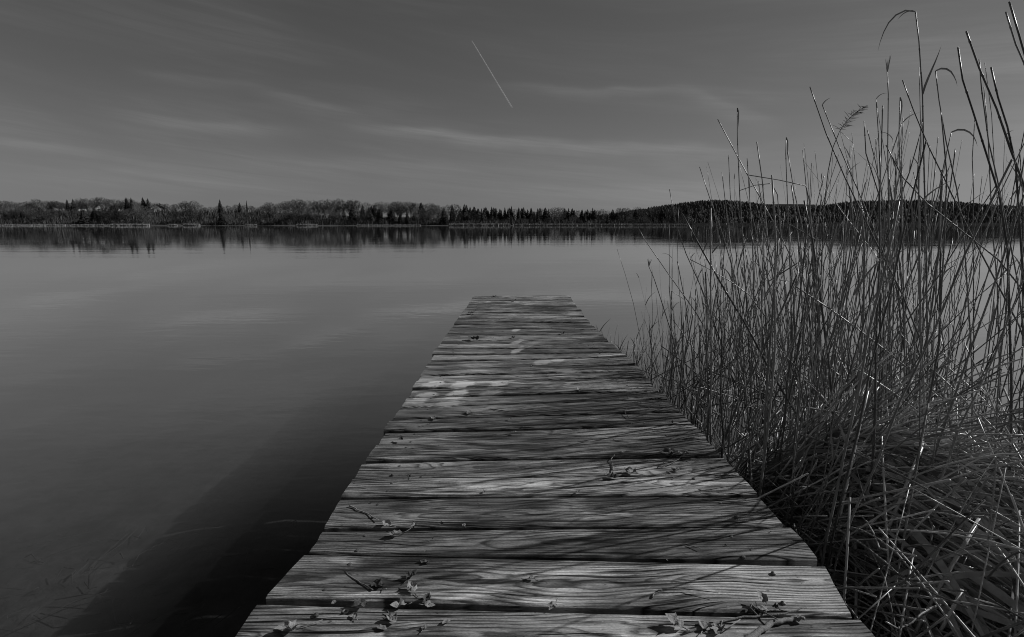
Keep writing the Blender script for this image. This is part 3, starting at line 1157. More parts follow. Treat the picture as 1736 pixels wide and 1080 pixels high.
# stems that can be picked out one by one, from the photograph: columns and rows along the stem, distance
SIGN = [
    ([(1250, 183), (1250, 230), (1254, 330), (1262, 450), (1268, 560)], 3.6, .0042, 'tall lone reed stem with a folded drooping tip, left of the dense stand', 'hook'),
    ([(1373, 147), (1400, 225), (1432, 300), (1480, 400), (1530, 500), (1570, 600)], 2.7, .0042, 'long straight reed stem leaning left with a bare pointed tip', None),
    ([(1552, 20), (1558, 70), (1564, 160), (1566, 260), (1570, 420), (1572, 560)], 2.6, .0045, 'tallest reed stem with long leaves arching left from its top', 'arch'),
    ([(1424, 222), (1412, 250), (1404, 290), (1396, 360), (1392, 470)], 2.8, .0036, 'reed stem topped by a feathery seed plume bent to the right', 'plume'),
    ([(1586, 120), (1592, 170), (1604, 240), (1622, 320), (1634, 400), (1642, 520)], 2.6, .0040, 'reed stem with a leaf hooked over to the right at its tip', 'hookr'),
    ([(1624, 80), (1632, 135), (1650, 190), (1672, 260), (1694, 330), (1708, 420), (1712, 560)], 1.9, .0046, 'thick bare reed stem leaning left near the right edge', None),
    ([(1638, 53), (1660, 115), (1690, 185), (1712, 250), (1742, 330), (1775, 430)], 1.9, .0050, 'thickest bare reed stem slanting down to the right edge', None),
    ([(1680, 114), (1692, 165), (1708, 215), (1722, 280), (1730, 400)], 1.9, .0046, 'bare reed stem close to the right edge, cut off short at the top', None),
    ([(1711, 3), (1728, 60), (1748, 130), (1790, 280)], 1.7, .0046, 'reed stem rising out of the top right corner', None),
    ([(1705, 20), (1722, 75), (1742, 120), (1775, 230)], 1.8, .0040, 'thinner reed stem beside the one in the top right corner', None),
    ([(1530, 136), (1548, 185), (1575, 250), (1602, 305), (1640, 385), (1690, 480)], 2.4, .0038, 'reed stem slanting right across the tall middle stems', None),
    ([(1504, 122), (1506, 160), (1505, 250), (1507, 400), (1508, 540)], 3.0, .0040, 'upright reed stem with a split brush-like tip', 'split'),
    ([(1502, 246), (1530, 300), (1572, 345), (1634, 394)], 2.5, .0040, 'bare reed stem lying over diagonally through the tall stand', None),
    ([(1660, 100), (1664, 150), (1676, 240), (1690, 300), (1706, 380)], 2.1, .0034, 'slim reed stem left of the cut-off bare one', None),
    ([(1135, 321), (1146, 380), (1163, 430), (1190, 490), (1215, 560)], 3.8, .0042, 'short dark reed stem standing alone left of the stand', None),
    ([(1186, 283), (1203, 335), (1226, 400), (1246, 470), (1268, 560)], 3.6, .0042, 'leaning reed stem left of the lone tall one with folded tip', None),
    ([(1224, 292), (1230, 345), (1238, 420), (1246, 540)], 3.4, .0036, 'thin straight reed stem beside the lone tall one', None),
    ([(1235, 263), (1238, 330), (1248, 430), (1256, 540)], 3.7, .0036, 'thin reed stem just left of the lone tall one', None),
    ([(1270, 297), (1320, 305), (1366, 315), (1372, 340), (1384, 480)], 2.9, .0040, 'snapped reed stem whose top points flat to the left', None),
    ([(1254, 323), (1280, 314), (1308, 311), (1318, 330), (1330, 480)], 3.0, .0036, 'snapped reed stem whose top sags flat to the left, lower one', None),
    ([(1080, 382), (1092, 405), (1130, 460), (1180, 530), (1225, 610)], 3.4, .0038, 'long reed stem leaning left over open water', None),
    ([(1046, 422), (1060, 465), (1074, 515), (1083, 560)], 4.6, .0026, 'thin leaning reed stem with a wispy tip by the jetty end', None),
    ([(1100, 452), (1108, 470), (1118, 500), (1140, 570), (1150, 620)], 3.9, .0044, 'broken reed stem with a frayed dark head by the jetty', 'split'),
    ([(1170, 440), (1200, 455), (1240, 478), (1270, 500), (1300, 540), (1330, 600)], 3.0, .0036, 'reed stem bowed over into a long arch at mid height', None),
    ([(1333, 233), (1332, 260), (1335, 340), (1340, 480)], 3.1, .0036, 'reed stem with a short hooked tip in the left of the stand', 'hook'),
    ([(1465, 205), (1468, 260), (1490, 330), (1492, 480)], 2.8, .0042, 'straight thick reed stem with a blunt top, middle of the stand', None),
    ([(1526, 165), (1524, 230), (1528, 330), (1532, 500)], 2.7, .0038, 'upright reed stem with a thin curled leaf at its top, middle of the stand', 'hook'),
    ([(1613, 224), (1602, 270), (1590, 330), (1560, 430), (1520, 520)], 2.5, .0034, 'reed stem leaning right with a small dropping leaf', 'hookr'),
    ([(1690, 312), (1665, 350), (1630, 405), (1590, 470), (1520, 570), (1470, 640)], 2.3, .0036, 'long reed stem slanting down left across the right half of the stand', None),
    ([(1736, 330), (1716, 390), (1690, 470), (1650, 580), (1612, 690)], 1.9, .0046, 'thick reed stem slanting down left from the right edge', None),
]
for pts, Y, rad, lab, feat in SIGN:
    w = [at(p[0], p[1], Y + 0.10 * i / len(pts)) for i, p in enumerate(pts)]
    d = (w[-1] - w[-2]).normalized()
    if d.z > -0.35:
        d = Vector((d.x * .3, 0, -1)).normalized()
    while w[-1].z > -0.2:
        w.append(w[-1] + d * min(0.25, max(0.12, (w[-1].z + 0.25) / max(.2, -d.z))))
        d = (d + Vector((0, 0, -.25))).normalized()
    top = w[0]
    leaves, plume = [], None
    w = list(reversed(w))
    if feat == 'hook':
        leaves = [(leaf_pts(top, Vector((0.25, 0, 1)), .13, 1.6, rr), .0035)]
    elif feat == 'hookr':
        leaves = [(leaf_pts(top, Vector((0.7, 0, .8)), .15, .45, rr), .004)]
    elif feat == 'arch':
        leaves = [(leaf_pts(top, Vector((-0.75, .1, .8)), .26, .62, rr), .0035), (leaf_pts(top, Vector((-0.9, -.2, .5)), .10, .3, rr), .003),
                  (leaf_pts(w[-3], Vector((.15, 0, 1)), .22, .05, rr), .005)]
    elif feat == 'split':
        for a in (-.16, -.05, .08, .2):
            leaves.append((leaf_pts(top, Vector((a, rr.gauss(0, .08), 1)), rr.uniform(.05, .09), .05, rr), .003))
    elif feat == 'plume':
        plume = top
    add_stem(w, rad * 1.3, rad * .55, leaves, lab, plume=plume)

standing.sort(key=lambda s: (0 if s.label else 1, -s.size))


def stem_geo(s, g=None, n=6, nodes=False):
    g = g or Geo()
    k = len(s.pts)
    if not nodes:
        g.tube(s.pts, [s.r0 + (s.r1 - s.r0) * i / (k - 1) for i in range(k)], n)
        return g
    # resample and put a swollen joint every hand's breadth or two
    pts, rad = [], []
    total = sum((a - b).length for a, b in zip(s.pts, s.pts[1:]))
    run, nxt = 0.0, 0.11
    for i, (a, b) in enumerate(zip(s.pts, s.pts[1:])):
        L = (b - a).length
        pts.append(a)
        rad.append(s.r0 + (s.r1 - s.r0) * run / total)
        while nxt < run + L - .012 and L > .03:
            t = (nxt - run) / L
            rr_ = s.r0 + (s.r1 - s.r0) * nxt / total
            if t > .05:
                for dt, f_ in ((-.006, 1.0), (0, 1.38), (.006, 1.0)):
                    pts.append(a.lerp(b, t + dt / L))
                    rad.append(rr_ * f_)
            nxt += 0.15 + 0.05 * math.sin(nxt * 40 + a.x * 90)
        run += L
    pts.append(s.pts[-1])
    rad.append(s.r1)
    g.tube(pts, rad, n)
    return g


def leaf_geo(l, g=None):
    g = g or Geo()
    pts, w = l
    k = len(pts)
    side = (pts[-1] - pts[0]).cross(Vector((0.3, 1.0, 0.1)))
    if side.length < 1e-6:
        side = Vector((1, 0, 0))
    g.blade(pts, [w * (0.75, 1, .95, .8, .6, .35, .03)[min(6, round(6 * i / (k - 1)))] for i in range(k)], side.normalized())
    return g


def plume_geo(p, r):
    g = Geo()
    d = Vector((0.42, 0.05, 0.9)).normalized()
    spine = [p]
    for k in range(8):
        d = (d + Vector((0.07, 0, -0.035))).normalized()
        spine.append(spine[-1] + d * 0.021)
    g.tube(spine, [.0018 - .00016 * i for i in range(9)], 4)
    for k in range(70):
        i = r.randint(0, 7)
        q = spine[i].lerp(spine[i + 1], r.random())
        L = r.uniform(.02, .062) * (1 - .06 * i)
        dd = (Vector((0.9, r.gauss(0, .35), 0.35)) + Vector((r.gauss(0, .2), 0, r.gauss(0, .25)))).normalized()
        if r.random() < .25:
            dd.x *= -.4
        pts = [q]
        for m_ in range(4):
            dd = (dd + Vector((.04, 0, -.10))).normalized()
            pts.append(pts[-1] + dd * L / 4)
        g.tube(pts, [.0010, .0012, .0014, .0010, .0003], 3, False)
    return g


def localise(g, o):
    for v_ in g.v:
        v_ -= o


def individual(s, name, label, cat, group, mat):
    base = s.pts[0].copy()
    g = stem_geo(s, nodes=True)
    localise(g, base)
    o = link(name, g.me(name, True), mat)
    o.location = base
    tag(o, label, cat, group)
    for l in s.leaves:
        g = leaf_geo(l)
        localise(g, base)
        link('leaf', g.me('reed_leaf', True), M['blade'], o)
    if s.plume is not None:
        g = plume_geo(s.plume, random.Random(5))
        localise(g, base)
        link('plume', g.me('reed_plume'), M['plume'], o)


mass, massb = Geo(), Geo()
for i, s in enumerate(standing):
    if i < 290:
        if s.label:
            individual(s, 'standing_reed', s.label, 'reed', None, M['reed'])
        else:
            zone = ('in the thin reeds beside the jetty' if s.c < 1240 else 'in the left of the dense reed bed' if s.c < 1370 else
                    'in the middle of the reed bed' if s.c < 1500 else 'right of the middle of the reed bed' if s.c < 1620 else 'at the right edge of the reed bed')
            dx = (s.pts[8].x - s.pts[0].x) / max(.2, s.pts[8].z)
            pose = 'leaning far right' if dx > .22 else 'leaning far left' if dx < -.22 else 'upright'
            look = 'snapped' if len(s.pts) > 9 else 'leafy' if s.leaves else 'bare'
            tall = 'tall' if s.pts[8].z > 1.7 else 'medium' if s.pts[8].z > 1.0 else 'short'
            lab = '%s %s %s dry reed %s' % (tall, pose, look, zone)
            grp = 'reeds standing ' + zone
            individual(s, 'standing_reed', lab, 'reed', grp, M['reed'])
    else:
        stem_geo(s, mass, 5)
        for l in s.leaves:
            leaf_geo(l, massb)
tag(link('reed_thicket', mass.me('reed_thicket', True), M['stand']), 'thicket of thin dry reed stems filling the bed', 'reeds', kind='stuff')
tag(link('reed_leaf_tangle', massb.me('reed_leaf_tangle', True), M['blade']), 'dry leaves hanging all through the reed thicket', 'reeds', kind='stuff')

# ------------------------------------------------------------------ fallen reeds heaped on the bank
rf_ = random.Random(77)


def lying(x, y, ang, L, off, arch, width, flat):
    d = Vector((math.cos(ang), math.sin(ang), 0))
    pts = []
    for i in range(7):
        t = i / 6 - .5
        q = Vector((x, y, 0)) + d * L * t
        z = heap_z(q.x, q.y)
        q.z = z
        pts.append(q)
    zm = pts[3].z
    slope = (pts[-1].z - pts[0].z)
    for i in range(7):
        t = i / 6 - .5
        line = zm + slope * t * .95
        pts[i].z = max(-.05, line + off + arch * (1 - 4 * t * t))
    return pts


def fits(pts):
    return all(p.x > edge_x(p.y) + 0.012 or p.z < DECK - .06 for p in pts)


lie_st, lie_bl = [], []
while len(lie_st) < 2100:
    y = rf_.uniform(0.7, 3.0)
    x = rf_.uniform(0.8, 3.3)
    if x / y > 1.35 or heap_z(x, y) < -0.12 and rf_.random() < .8:
        continue
    # the heap is combed down to the right; near the deck stems lie every way
    if rf_.random() < 0.70 and x > 1.15:
        ang = math.atan2(-0.6, 0.14) + rf_.gauss(0, .30)
    else:
        ang = rf_.uniform(0, 6.28)
    off = rf_.uniform(-.10, .07)
    pts = lying(x, y, ang, rf_.uniform(.2, .75), off, rf_.uniform(-.01, .06), 0, False)
    if rf_.random() < .45:
        rise = rf_.uniform(.05, .50) * (1 if rf_.random() < .75 else -.5)
        pts = [p + Vector((0, 0, rise * i / 6)) for i, p in enumerate(pts)]
    if not fits(pts):
        continue
    lie_st.append((off, pts, rf_.uniform(.0022, .0045)))
while len(lie_bl) < 1100:
    y = rf_.uniform(0.8, 2.7)
    x = rf_.uniform(0.95, 3.0)
    if x / y > 1.35 or heap_z(x, y) < 0:
        continue
    ang = math.atan2(-0.6, 0.14) + rf_.gauss(0, .22) if rf_.random() < .8 else rf_.uniform(0, 6.28)
    off = rf_.uniform(-.07, .07)
    pts = lying(x, y, ang, rf_.uniform(.25, .6), off, rf_.uniform(0, .06), 0, True)
    if not fits(pts):
        continue
    lie_bl.append((off, pts, rf_.uniform(.004, .012) if x < 1.35 or rf_.random() < .5 else rf_.uniform(.010, .019)))

FALLEN = [([(1290, 690), (1320, 750), (1352, 820), (1384, 878)], .10, .0042, 'pale fallen reed leaning down from the stand beside the jetty'),
          ([(1380, 705), (1400, 770), (1425, 840), (1446, 905)], .14, .0042, 'pale broken reed slanting down in front of the heap'),
          ([(1426, 796), (1462, 842), (1500, 890), (1560, 960)], .12, .0040, 'long pale reed lying down to the right over the heap'),
          ([(1620, 790), (1660, 850), (1700, 905), (1745, 965)], .10, .0044, 'long pale reed lying across the combed right of the heap'),
          ([(1515, 900), (1545, 882), (1574, 877), (1580, 890), (1577, 930), (1572, 975)], .16, .0046, 'reed snapped into an upside down V on the heap'),
          ([(1424, 936), (1455, 962), (1492, 992), (1520, 1012)], .10, .0042, 'short pale reed end pointing at the jetty from the heap'),
          ([(1384, 862), (1388, 900), (1394, 958)], .06, .0055, 'upright broken reed stub hard against the jetty edge'),
          ([(1450, 905), (1452, 980), (1450, 1075)], .08, .0058, 'thick upright broken stub in the lower right corner by the jetty'),
          ([(1470, 896), (1466, 970), (1455, 1030)], .10, .0055, 'thick broken reed stub right of the other one by the jetty'),
          ([(1360, 893), (1400, 897), (1450, 905), (1490, 902)], .12, .0036, 'thin reed lying level between jetty and heap'),
          ([(1450, 690), (1448, 760), (1440, 830)], .05, .0042, 'pale upright broken reed at the top of the heap'),
          ([(1585, 655), (1562, 760), (1525, 850), (1490, 935)], .17, .0075, 'broad dark reed blade slanting across the heap'),
          ([(1660, 880), (1610, 965), (1566, 1045), (1545, 1085)], .14, .0062, 'dark pointed reed blade at the bottom of the heap'),
          ([(1632, 1000), (1600, 1060), (1585, 1085)], .12, .0060, 'short dark pointed blade below the longer one on the heap')]
for pts, off, rad, lab in FALLEN:
    w = [on_heap(p[0], p[1], off * (1.0 - 0.6 * i / (len(pts) - 1))) for i, p in enumerate(pts)]
    s = add_stem(w, rad, rad * .8, (), lab, store=fallen)
    individual(s, 'fallen_reed', lab, 'fallen reed', None, M['fallen'])

lie_st.sort(key=lambda a: -(a[0] + .2) * (a[1][0] - a[1][-1]).length / max(.5, a[1][3].y))
g = Geo()
for i, (off, pts, rad) in enumerate(lie_st):
    s = Reed()
    s.pts, s.r0, s.r1, s.leaves, s.plume = pts, rad, rad * .75, [], None
    if i < 180:
        c = 868 + F * pts[3].x / max(.3, pts[3].y)
        m_ = pts[3]
        spot = ('in the loose tangle next to the jetty' if m_.x < 1.25 else 'at the back of the heap' if m_.y > 2.35 else 'on the crest of the heap' if m_.y > 1.9 else
                'on the front of the heap' if m_.y > 1.5 else 'at the foot of the heap')
        if m_.x >= 1.25:
            spot += ', left half' if m_.x < m_.y * .8 else ', right half'
        d_ = pts[-1] - pts[0]
        pose = 'propped up' if abs(d_.z) > .45 * d_.length else 'lying crosswise' if abs(d_.x) > abs(d_.y) else 'lying lengthwise'
        size_ = 'long' if d_.length > .5 else 'short'
        individual(s, 'fallen_reed', '%s dry fallen reed %s %s' % (size_, pose, spot), 'fallen reed', 'fallen reeds ' + spot, M['fallen'])
    else:
        stem_geo(s, g, 5)
tag(link('fallen_reed_heap', g.me('fallen_reed_heap', True), M['reeds']), 'dense heap of fallen broken reeds at lower right', 'reeds', kind='stuff')
lie_bl.sort(key=lambda a: -(a[0] + .2) * a[2] / max(.5, a[1][3].y))
g = Geo()
for i, (off, pts, w) in enumerate(lie_bl):
    if i < 90:
        b0 = pts[0].copy()
        gg = leaf_geo((pts, w))
        localise(gg, b0)
        o = link('reed_leaf', gg.me('reed_blade', True), M['blade'])
        o.location = b0
        m_ = pts[3]
        spot = ('beside the jetty tangle' if m_.x < 1.25 else 'on the crest of the heap' if m_.y > 1.9 else 'on the front of the heap' if m_.y > 1.5 else 'at the foot of the heap')
        tag(o, '%s flat dry reed leaf %s, %s half' % ('broad' if w > .008 else 'narrow', spot, 'left' if m_.x < m_.y * .8 else 'right'), 'reed leaf', 'flat reed leaves ' + spot)
    else:
        leaf_geo((pts, w), g)
tag(link('fallen_leaf_mat', g.me('fallen_leaf_mat', True), M['blade']), 'mat of flat dry reed leaves within the heap', 'reeds', kind='stuff')

# sunken stems and litter seen through the shallow water at lower left
g = Geo()
rs = random.Random(13)
for i in range(210):
    x, y = rs.uniform(-3.4, -1.2), rs.uniform(0.9, 3.4)
    a = rs.uniform(0, 6.28)
    L = rs.uniform(.04, .16) if rs.random() < .85 else rs.uniform(.25, .5)
    d = Vector((math.cos(a), math.sin(a), 0)) * L / 2
    c = Vector((x, y, bed_z(x, y) + rs.uniform(.005, .05)))
    bend = Vector((rs.gauss(0, .03), rs.gauss(0, .03), rs.uniform(0, .03)))
    g.tube([c - d, c + bend, c + d], [rs.uniform(.0015, .004)] * 3, 4)
tag(link('sunken_reed_litter', g.me('sunken_reed_litter'), M['sunken']), 'sunken reed stems on the shallow lake bed at lower left', 'reeds', kind='stuff')

# ------------------------------------------------------------------ dead leaves and twigs on the deck
LOBES = [(0.0, 0.02), (0.15, 0.14), (0.30, 0.18), (0.42, 0.32), (0.34, 0.42), (0.45, 0.58), (0.30, 0.66), (0.19, 0.80), (0.0, 1.0)]


def leaf_mesh(seed, size, curl, lobed=True):
    """A dried leaf: lobed outline, curled along its rib and crumpled."""
    r = random.Random(seed)
    if lobed:
        half = [(x * r.uniform(.55, 1.0), y + r.uniform(-.05, .05)) for x, y in LOBES]
    else:
        half = [(0, 0), (.14, .12), (.24, .32), (.26, .52), (.19, .74), (.08, .9), (0, 1)]
    out = half + [(-x, y) for x, y in reversed(half[1:-1])]
    n_ = len(out)
    vs, fs = [], []
    rings = (1.0, 0.66, 0.33)
    for q in rings:
        for x, y in out:
            vs.append([x * q, 0.45 + (y - .45) * q])
    vs.append([0.0, 0.45])
    for a in range(2):
        for k in range(n_):
            k2 = (k + 1) % n_
            fs.append((a * n_ + k, a * n_ + k2, (a + 1) * n_ + k2, (a + 1) * n_ + k))
    for k in range(n_):
        fs.append((2 * n_ + k, 2 * n_ + (k + 1) % n_, 3 * n_))
    res = []
    for x, y in vs:
        a = x * curl * 3.6
        X = math.sin(a) / (curl * 3.6) if curl > .05 else x
        Z = (1 - math.cos(a)) / (curl * 3.6) if curl > .05 else 0
        b = (y - .4) * curl * 1.6
        Z2 = (1 - math.cos(b)) * .45
        nz = noise.noise(Vector((x * 5 + seed, y * 5, 0))) * .26 * (0.4 + curl) + noise.noise(Vector((x * 13 + seed, y * 13, 4))) * .09
        res.append(Vector((X, y, Z + Z2 + nz)) * size)
    zmin = min(v_.z for v_ in res)
    res = [Vector((v_.x, v_.y, v_.z - zmin)) for v_ in res]
    return mesh('leaf', res, fs, True)


def deck_point(px, py):
    return unproj(px, py, DECK + 0.005)


def px_size(px, py, spx):
    p = deck_point(px, py)
    return spx / F * (p.y * math.cos(PITCH) + (CAM_Z - p.z) * math.sin(PITCH))


def dead_leaf(px, py, spx, rot, curl, label, seed, dark=False, stem=0.5, lobed=True, group=None, tiltx=0.0):
    p = deck_point(px, py)
    size = px_size(px, py, spx) * 0.85
    o = empty('dead_leaf', p)
    o.rotation_euler = (tiltx, rng.uniform(-.1, .1), rot)
    mt = M['darkleaf'] if dark else M['leaf']
    link('blade', leaf_mesh(seed, size, curl, lobed), mt, o)
    if stem:
        g = Geo()
        g.tube([(0, .08 * size, size * .04), (0, -.15 * size, size * .06), (.04 * size, -stem * size, size * .10)], [.0012, .0010, .0013], 5)
        link('stalk', g.me('leaf_stalk', True), M['twig'], o)
    tag(o, label, 'leaf', group)
    return o


def twig(path, rad, label, seed, lift=0.006, mat='twig', forks=(), group=None):
    r = random.Random(seed)
    pts = []
    k = len(path)
    for i, (px, py) in enumerate(path):
        p = unproj(px, py, DECK + rad + lift * (r.random() if k > 2 else .5) + (lift if i == k - 1 else 0))
        pts.append(p)
    fine = []
    for a, b in zip(pts, pts[1:]):
        for j in range(4):
            fine.append(a.lerp(b, j / 4) + Vector((r.gauss(0, rad * .5), r.gauss(0, rad * .5), 0)))
    fine.append(pts[-1])
    o0 = fine[0].copy()
    g = Geo()
    g.tube([q - o0 for q in fine], [rad * (1.0 - .45 * i / len(fine)) * r.uniform(.85, 1.15) for i in range(len(fine))], 7)
    o = link('twig', g.me('twig', True), M[mat])
    o.location = o0
    for fk in forks:
        q = [unproj(a, b, DECK + rad * .6 + lift * .7 + .006 * i) for i, (a, b) in enumerate(fk)]
        g = Geo()
        g.tube([s_ - o0 for s_ in q], [rad * .6 * (1 - .5 * i / len(q)) for i in range(len(q))], 5)
        link('side_shoot', g.me('side_shoot', True), M[mat], o)
    tag(o, label, 'twig', group)


dead_leaf(512, 1064, 52, 1.9, .55, 'large curled dead leaf with a long stalk at the near left corner', 101, stem=.75)
dead_leaf(604, 1050, 20, .6, .35, 'small round curled leaf right of the metal washer', 102, stem=.2, lobed=False)
dead_leaf(656, 1068, 26, 1.2, .15, 'pale narrow flat leaf on the nearest board, left of centre', 103, stem=0, lobed=False)
dead_leaf(716, 1070, 18, -.4, .4, 'small pale leaf beside a short twig on the nearest board', 104, stem=.3)
dead_leaf(764, 1051, 20, 2.2, .2, 'small pale flat leaf right of the leaf clump on the nearest board', 105, stem=0, lobed=False)
dead_leaf(566, 1025, 14, .3, .2, 'tiny pale leaf scrap caught in the gap near the left', 106, stem=0)
dead_leaf(942, 1022, 28, 2.6, .35, 'pale leaf hanging over the nearest wide gap', 107, stem=.4)
dead_leaf(908, 984, 20, 1.0, .35, 'small pale leaf in the middle of the second board', 108, stem=.3)
dead_leaf(730, 955, 24, 1.4, .3, 'narrow dark leaf on the second board behind the clump', 109, dark=True, stem=0, lobed=False)
# clump left of centre, nearest boards
for k, (px, py, s, ro, cu, dk, lab) in enumerate((
        (650, 1000, 40, .8, .6, True, 'dark curled leaf at the left of the leaf clump'),
        (622, 1022, 36, 2.4, .3, True, 'dark flat leaf shading the gap left of the leaf clump'),
        (660, 1042, 34, -2.6, .5, False, 'folded leaf hanging over the front of the leaf clump'),
        (690, 985, 34, -.5, .7, True, 'curled dark leaf at the back of the leaf clump'),
        (704, 1008, 36, .6, .8, False, 'rolled brown leaf pointing up in the leaf clump'),
        (690, 1026, 34, 1.8, .6, False, 'pale crumpled leaf at the front of the leaf clump'),
        (716, 1026, 26, -1.4, .5, False, 'pale leaf end at the right of the leaf clump'),
        (728, 1010, 26, 2.9, .9, True, 'thin rolled leaf at the right back of the leaf clump'))):
    dead_leaf(px, py, s, ro, cu, lab, 120 + k, dark=dk, stem=.3, tiltx=rng.uniform(-.3, .3))
twig([(585, 970), (605, 985), (632, 1000)], .0028, 'dark thin twig running into the leaf clump from the left', 201)
twig([(593, 857), (606, 864), (622, 870), (642, 882)], .0026, 'thin dark twig lying on the fourth board near the left', 202)
# dry leaf pair behind
for k, (px, py, s, ro, cu, dk, lab) in enumerate((
        (664, 893, 26, 1.0, .7, False, 'curled dry leaf at the left of the pale leaf pair over the gap'),
        (682, 904, 30, 1.9, .6, False, 'pale crumpled leaf in the middle of the pale pair over the gap'),
        (696, 897, 22, -.6, .9, False, 'rolled pale leaf at the right of the pale pair over the gap'))):
    dead_leaf(px, py, s, ro, cu, lab, 140 + k, dark=dk, stem=.4)
dead_leaf(788, 893, 12, .4, .5, 'tiny leaf scrap right of a dark seed husk at the fourth gap', 144, stem=.4)
dead_leaf(752, 891, 14, 1.1, .6, 'small dark leaf scrap on the fourth gap', 145, dark=True, stem=0)
# right front corner: branch, stalks and dry leaves
twig([(1262, 1086), (1290, 1068), (1318, 1055), (1345, 1047), (1364, 1049)], .0085, 'thick lichen covered branch piece at the near right corner', 203, lift=.004)
twig([(1160, 1075), (1200, 1060), (1262, 1046), (1330, 1040), (1368, 1030)], .0034, 'long forked dry stalk lying above the branch piece', 204,
     forks=(((1200, 1060), (1232, 1066), (1255, 1050)), ((1285, 1044), (1272, 1030), (1276, 1022))))
twig([(1273, 1026), (1290, 1036), (1318, 1050)], .0026, 'short pale stalk crossing the forked dry stalk', 205, lift=.012)
for k, (px, py, s, ro, cu, dk, lab) in enumerate((
        (1160, 1066, 44, 1.1, .6, False, 'pale crumpled leaf left of the forked dry stalk'),
        (1190, 1072, 38, -.6, .7, False, 'torn dry leaf under the forked dry stalk'),
        (1222, 1062, 36, 2.5, .8, False, 'rolled dry leaf on the forked dry stalk'),
        (1298, 1028, 30, .2, .8, False, 'pale crumpled leaf standing behind the branch piece'),
        (1306, 1036, 28, 1.7, .6, False, 'dry leaf lying against the branch piece'),
        (1282, 1028, 22, 2.8, .7, True, 'dark rolled leaf left of the crumpled one behind the branch piece'),
        (1322, 1034, 18, .9, .8, True, 'small dark leaf right of the crumpled one behind the branch piece'))):
    dead_leaf(px, py, s, ro, cu, lab, 150 + k, dark=dk, stem=.4, tiltx=rng.uniform(-.3, .4))
twig([(1105, 1012), (1112, 1003), (1122, 999)], .0022, 'tiny hooked pale twig on the second board', 206)
twig([(1122, 999), (1160, 998), (1218, 1005)], .0018, 'thin dark twig on the second board right of centre', 207, mat='nail')
twig([(1165, 924), (1175, 926), (1188, 930)], .0020, 'very short pale twig on the third board', 208)
# middle right
dead_leaf(1150, 768, 42, 1.7, .35, 'large dark leaf on the wide board right of centre', 170, dark=True, stem=.5)
dead_leaf(1158, 772, 16, .3, .7, 'pale leaf scrap at the foot of the large dark leaf', 171, stem=.2)
dead_leaf(1168, 770, 14, 2.0, .8, 'pale curled leaf scrap right of the large dark leaf', 172, stem=0)
dead_leaf(1062, 766, 12, 2.0, .3, 'round pale leaf scrap left of the large dark leaf', 173, stem=0, lobed=False)
twig([(1040, 798), (1038, 788), (1036, 778), (1042, 771)], .0026, 'short pale curved twig right of the deck centre', 209)
twig([(1114, 792), (1132, 788), (1146, 782), (1154, 775)], .0026, 'pale twig slanting up behind the pale crumpled leaf', 210, forks=(((1132, 788), (1124, 784)),))
dead_leaf(1080, 804, 30, .9, .5, 'pale crumpled leaf with crossing stalks right of the deck centre', 174, stem=.6)
dead_leaf(1048, 811, 24, 1.2, .6, 'dark husk like leaf left of the pale crumpled leaf', 175, dark=True, stem=0)
dead_leaf(1144, 800, 14, .2, .7, 'small dark husk on the board right of the pale crumpled leaf', 176, dark=True, stem=0)
dead_leaf(1154, 797, 14, 1.2, .7, 'small pale husk right of the small dark husk', 177, stem=0)
twig([(830, 693), (846, 695), (864, 698)], .0024, 'short dark twig on a board left of the deck centre', 211, mat='nail')
twig([(1066, 708), (1060, 700), (1063, 692)], .0022, 'small curved dark twig right of the deck centre, farther out', 212, mat='nail')
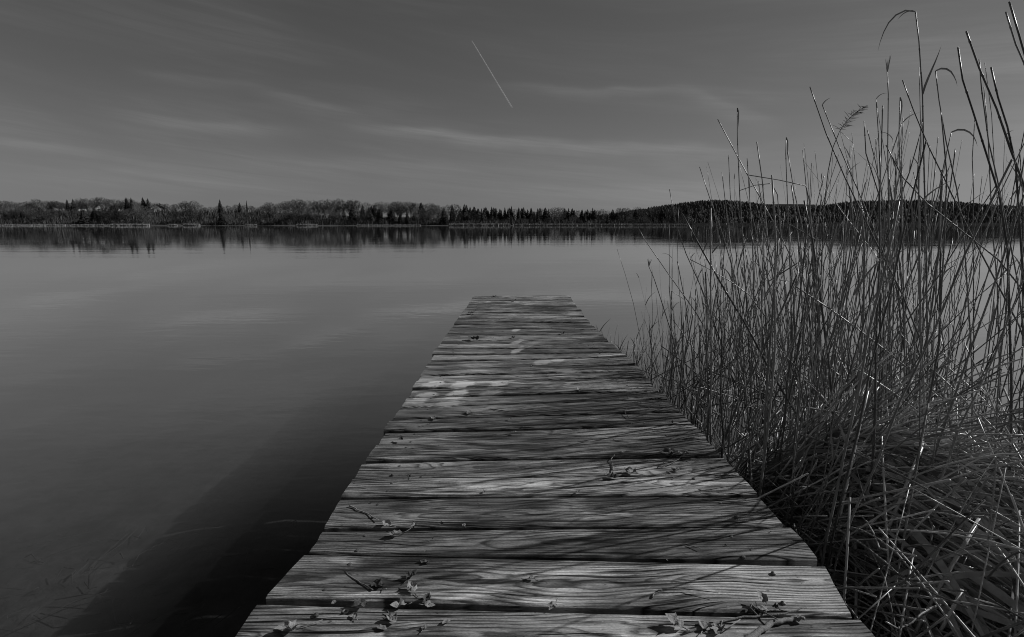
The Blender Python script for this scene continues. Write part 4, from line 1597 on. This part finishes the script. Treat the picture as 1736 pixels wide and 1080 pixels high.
for k, (px, py, s, dk, lab) in enumerate(((1137, 716, 10, True, 'dark leaf scrap near the right edge halfway out'), (975, 835, 12, False, 'pale leaf scrap on the sixth board at centre'),
                                          (818, 836, 12, False, 'leaf scrap on the sixth board left of centre'), (694, 811, 14, True, 'dark scrap in the gap left of centre'),
                                          (682, 748, 16, True, 'dark scrap near the left edge halfway out'), (862, 710, 8, False, 'pale scrap behind the wide gap at centre'),
                                          (868, 732, 12, False, 'pale scrap on the board at centre halfway out'), (795, 704, 20, False, 'row of pale leaf crumbs caught in a gap, right piece'),
                                          (735, 708, 20, False, 'row of pale leaf crumbs caught in a gap, left piece'), (905, 620, 10, False, 'bright pale scrap far out at centre'),
                                          (955, 567, 14, True, 'dark leaf far out right of the pale rubbed mark'), (812, 577, 26, True, 'dark leaf scrap far out left of the pale rubbed mark'),
                                          (868, 572, 12, True, 'dark scrap beside the pale rubbed mark'), (835, 503.5, 12, True, 'dark scrap at the very end of the jetty'),
                                          (803, 532, 16, True, 'dark scrap near the jetty end at left'), (868, 509, 14, True, 'dark scrap near the jetty end at centre'),
                                          (980, 661, 14, False, 'pale leaf crumbs on a board right of centre'), (1140, 765, 12, False, 'pale scrap left of the large dark leaf'),
                                          (1160, 770, 10, True, 'dark scrap at the tip of the large dark leaf'))):
    dead_leaf(px, py, s, rng.uniform(0, 6.28), .6, lab, 300 + k, dark=dk, stem=.3 if k % 3 == 0 else 0)
# nameless crumbs
crumbs = [leaf_mesh(400 + i, 1.0, rng.uniform(.3, .9), i % 2 == 0) for i in range(6)]
for me in crumbs:
    me.materials.append(M['leaf'])
dcr = [m_.copy() for m_ in crumbs]
for me in dcr:
    me.materials[0] = M['darkleaf']
for i in range(150):
    l = full[rng.randint(0, len(full) - 14)]
    p = l[0].lerp(l[1], rng.uniform(.04, .97)) + Vector((0, rng.gauss(0, .05), 0))
    dk = rng.random() < .45
    o = link('leaf_crumb', rng.choice(dcr if dk else crumbs))
    o.location = (p.x, p.y, DECK + .003)
    s = rng.uniform(.005, .014)
    o.scale = (s, s, s)
    o.rotation_euler = (rng.gauss(0, .3), rng.gauss(0, .3), rng.uniform(0, 6.28))
    tag(o, 'tiny %s leaf crumb lying on the deck boards' % ('dark' if dk else 'pale'), 'leaf', '%s leaf crumbs on the deck' % ('dark' if dk else 'pale'))
# washer
g = Geo()
for rad, z in ((.008, 0), (.008, .002), (.0042, .002), (.0042, 0)):
    for k in range(16):
        g.v.append(Vector((rad * math.cos(k * math.pi / 8), rad * math.sin(k * math.pi / 8), z)))
for a in range(4):
    for k in range(16):
        g.f.append((a * 16 + k, a * 16 + (k + 1) % 16, (a + 1) % 4 * 16 + (k + 1) % 16, (a + 1) % 4 * 16 + k))
o = link('washer', g.me('washer'), M['metal'])
o.location = deck_point(586, 1035) + Vector((0, 0, -.003))
tag(o, 'small bright metal washer lying on the nearest board', 'washer')
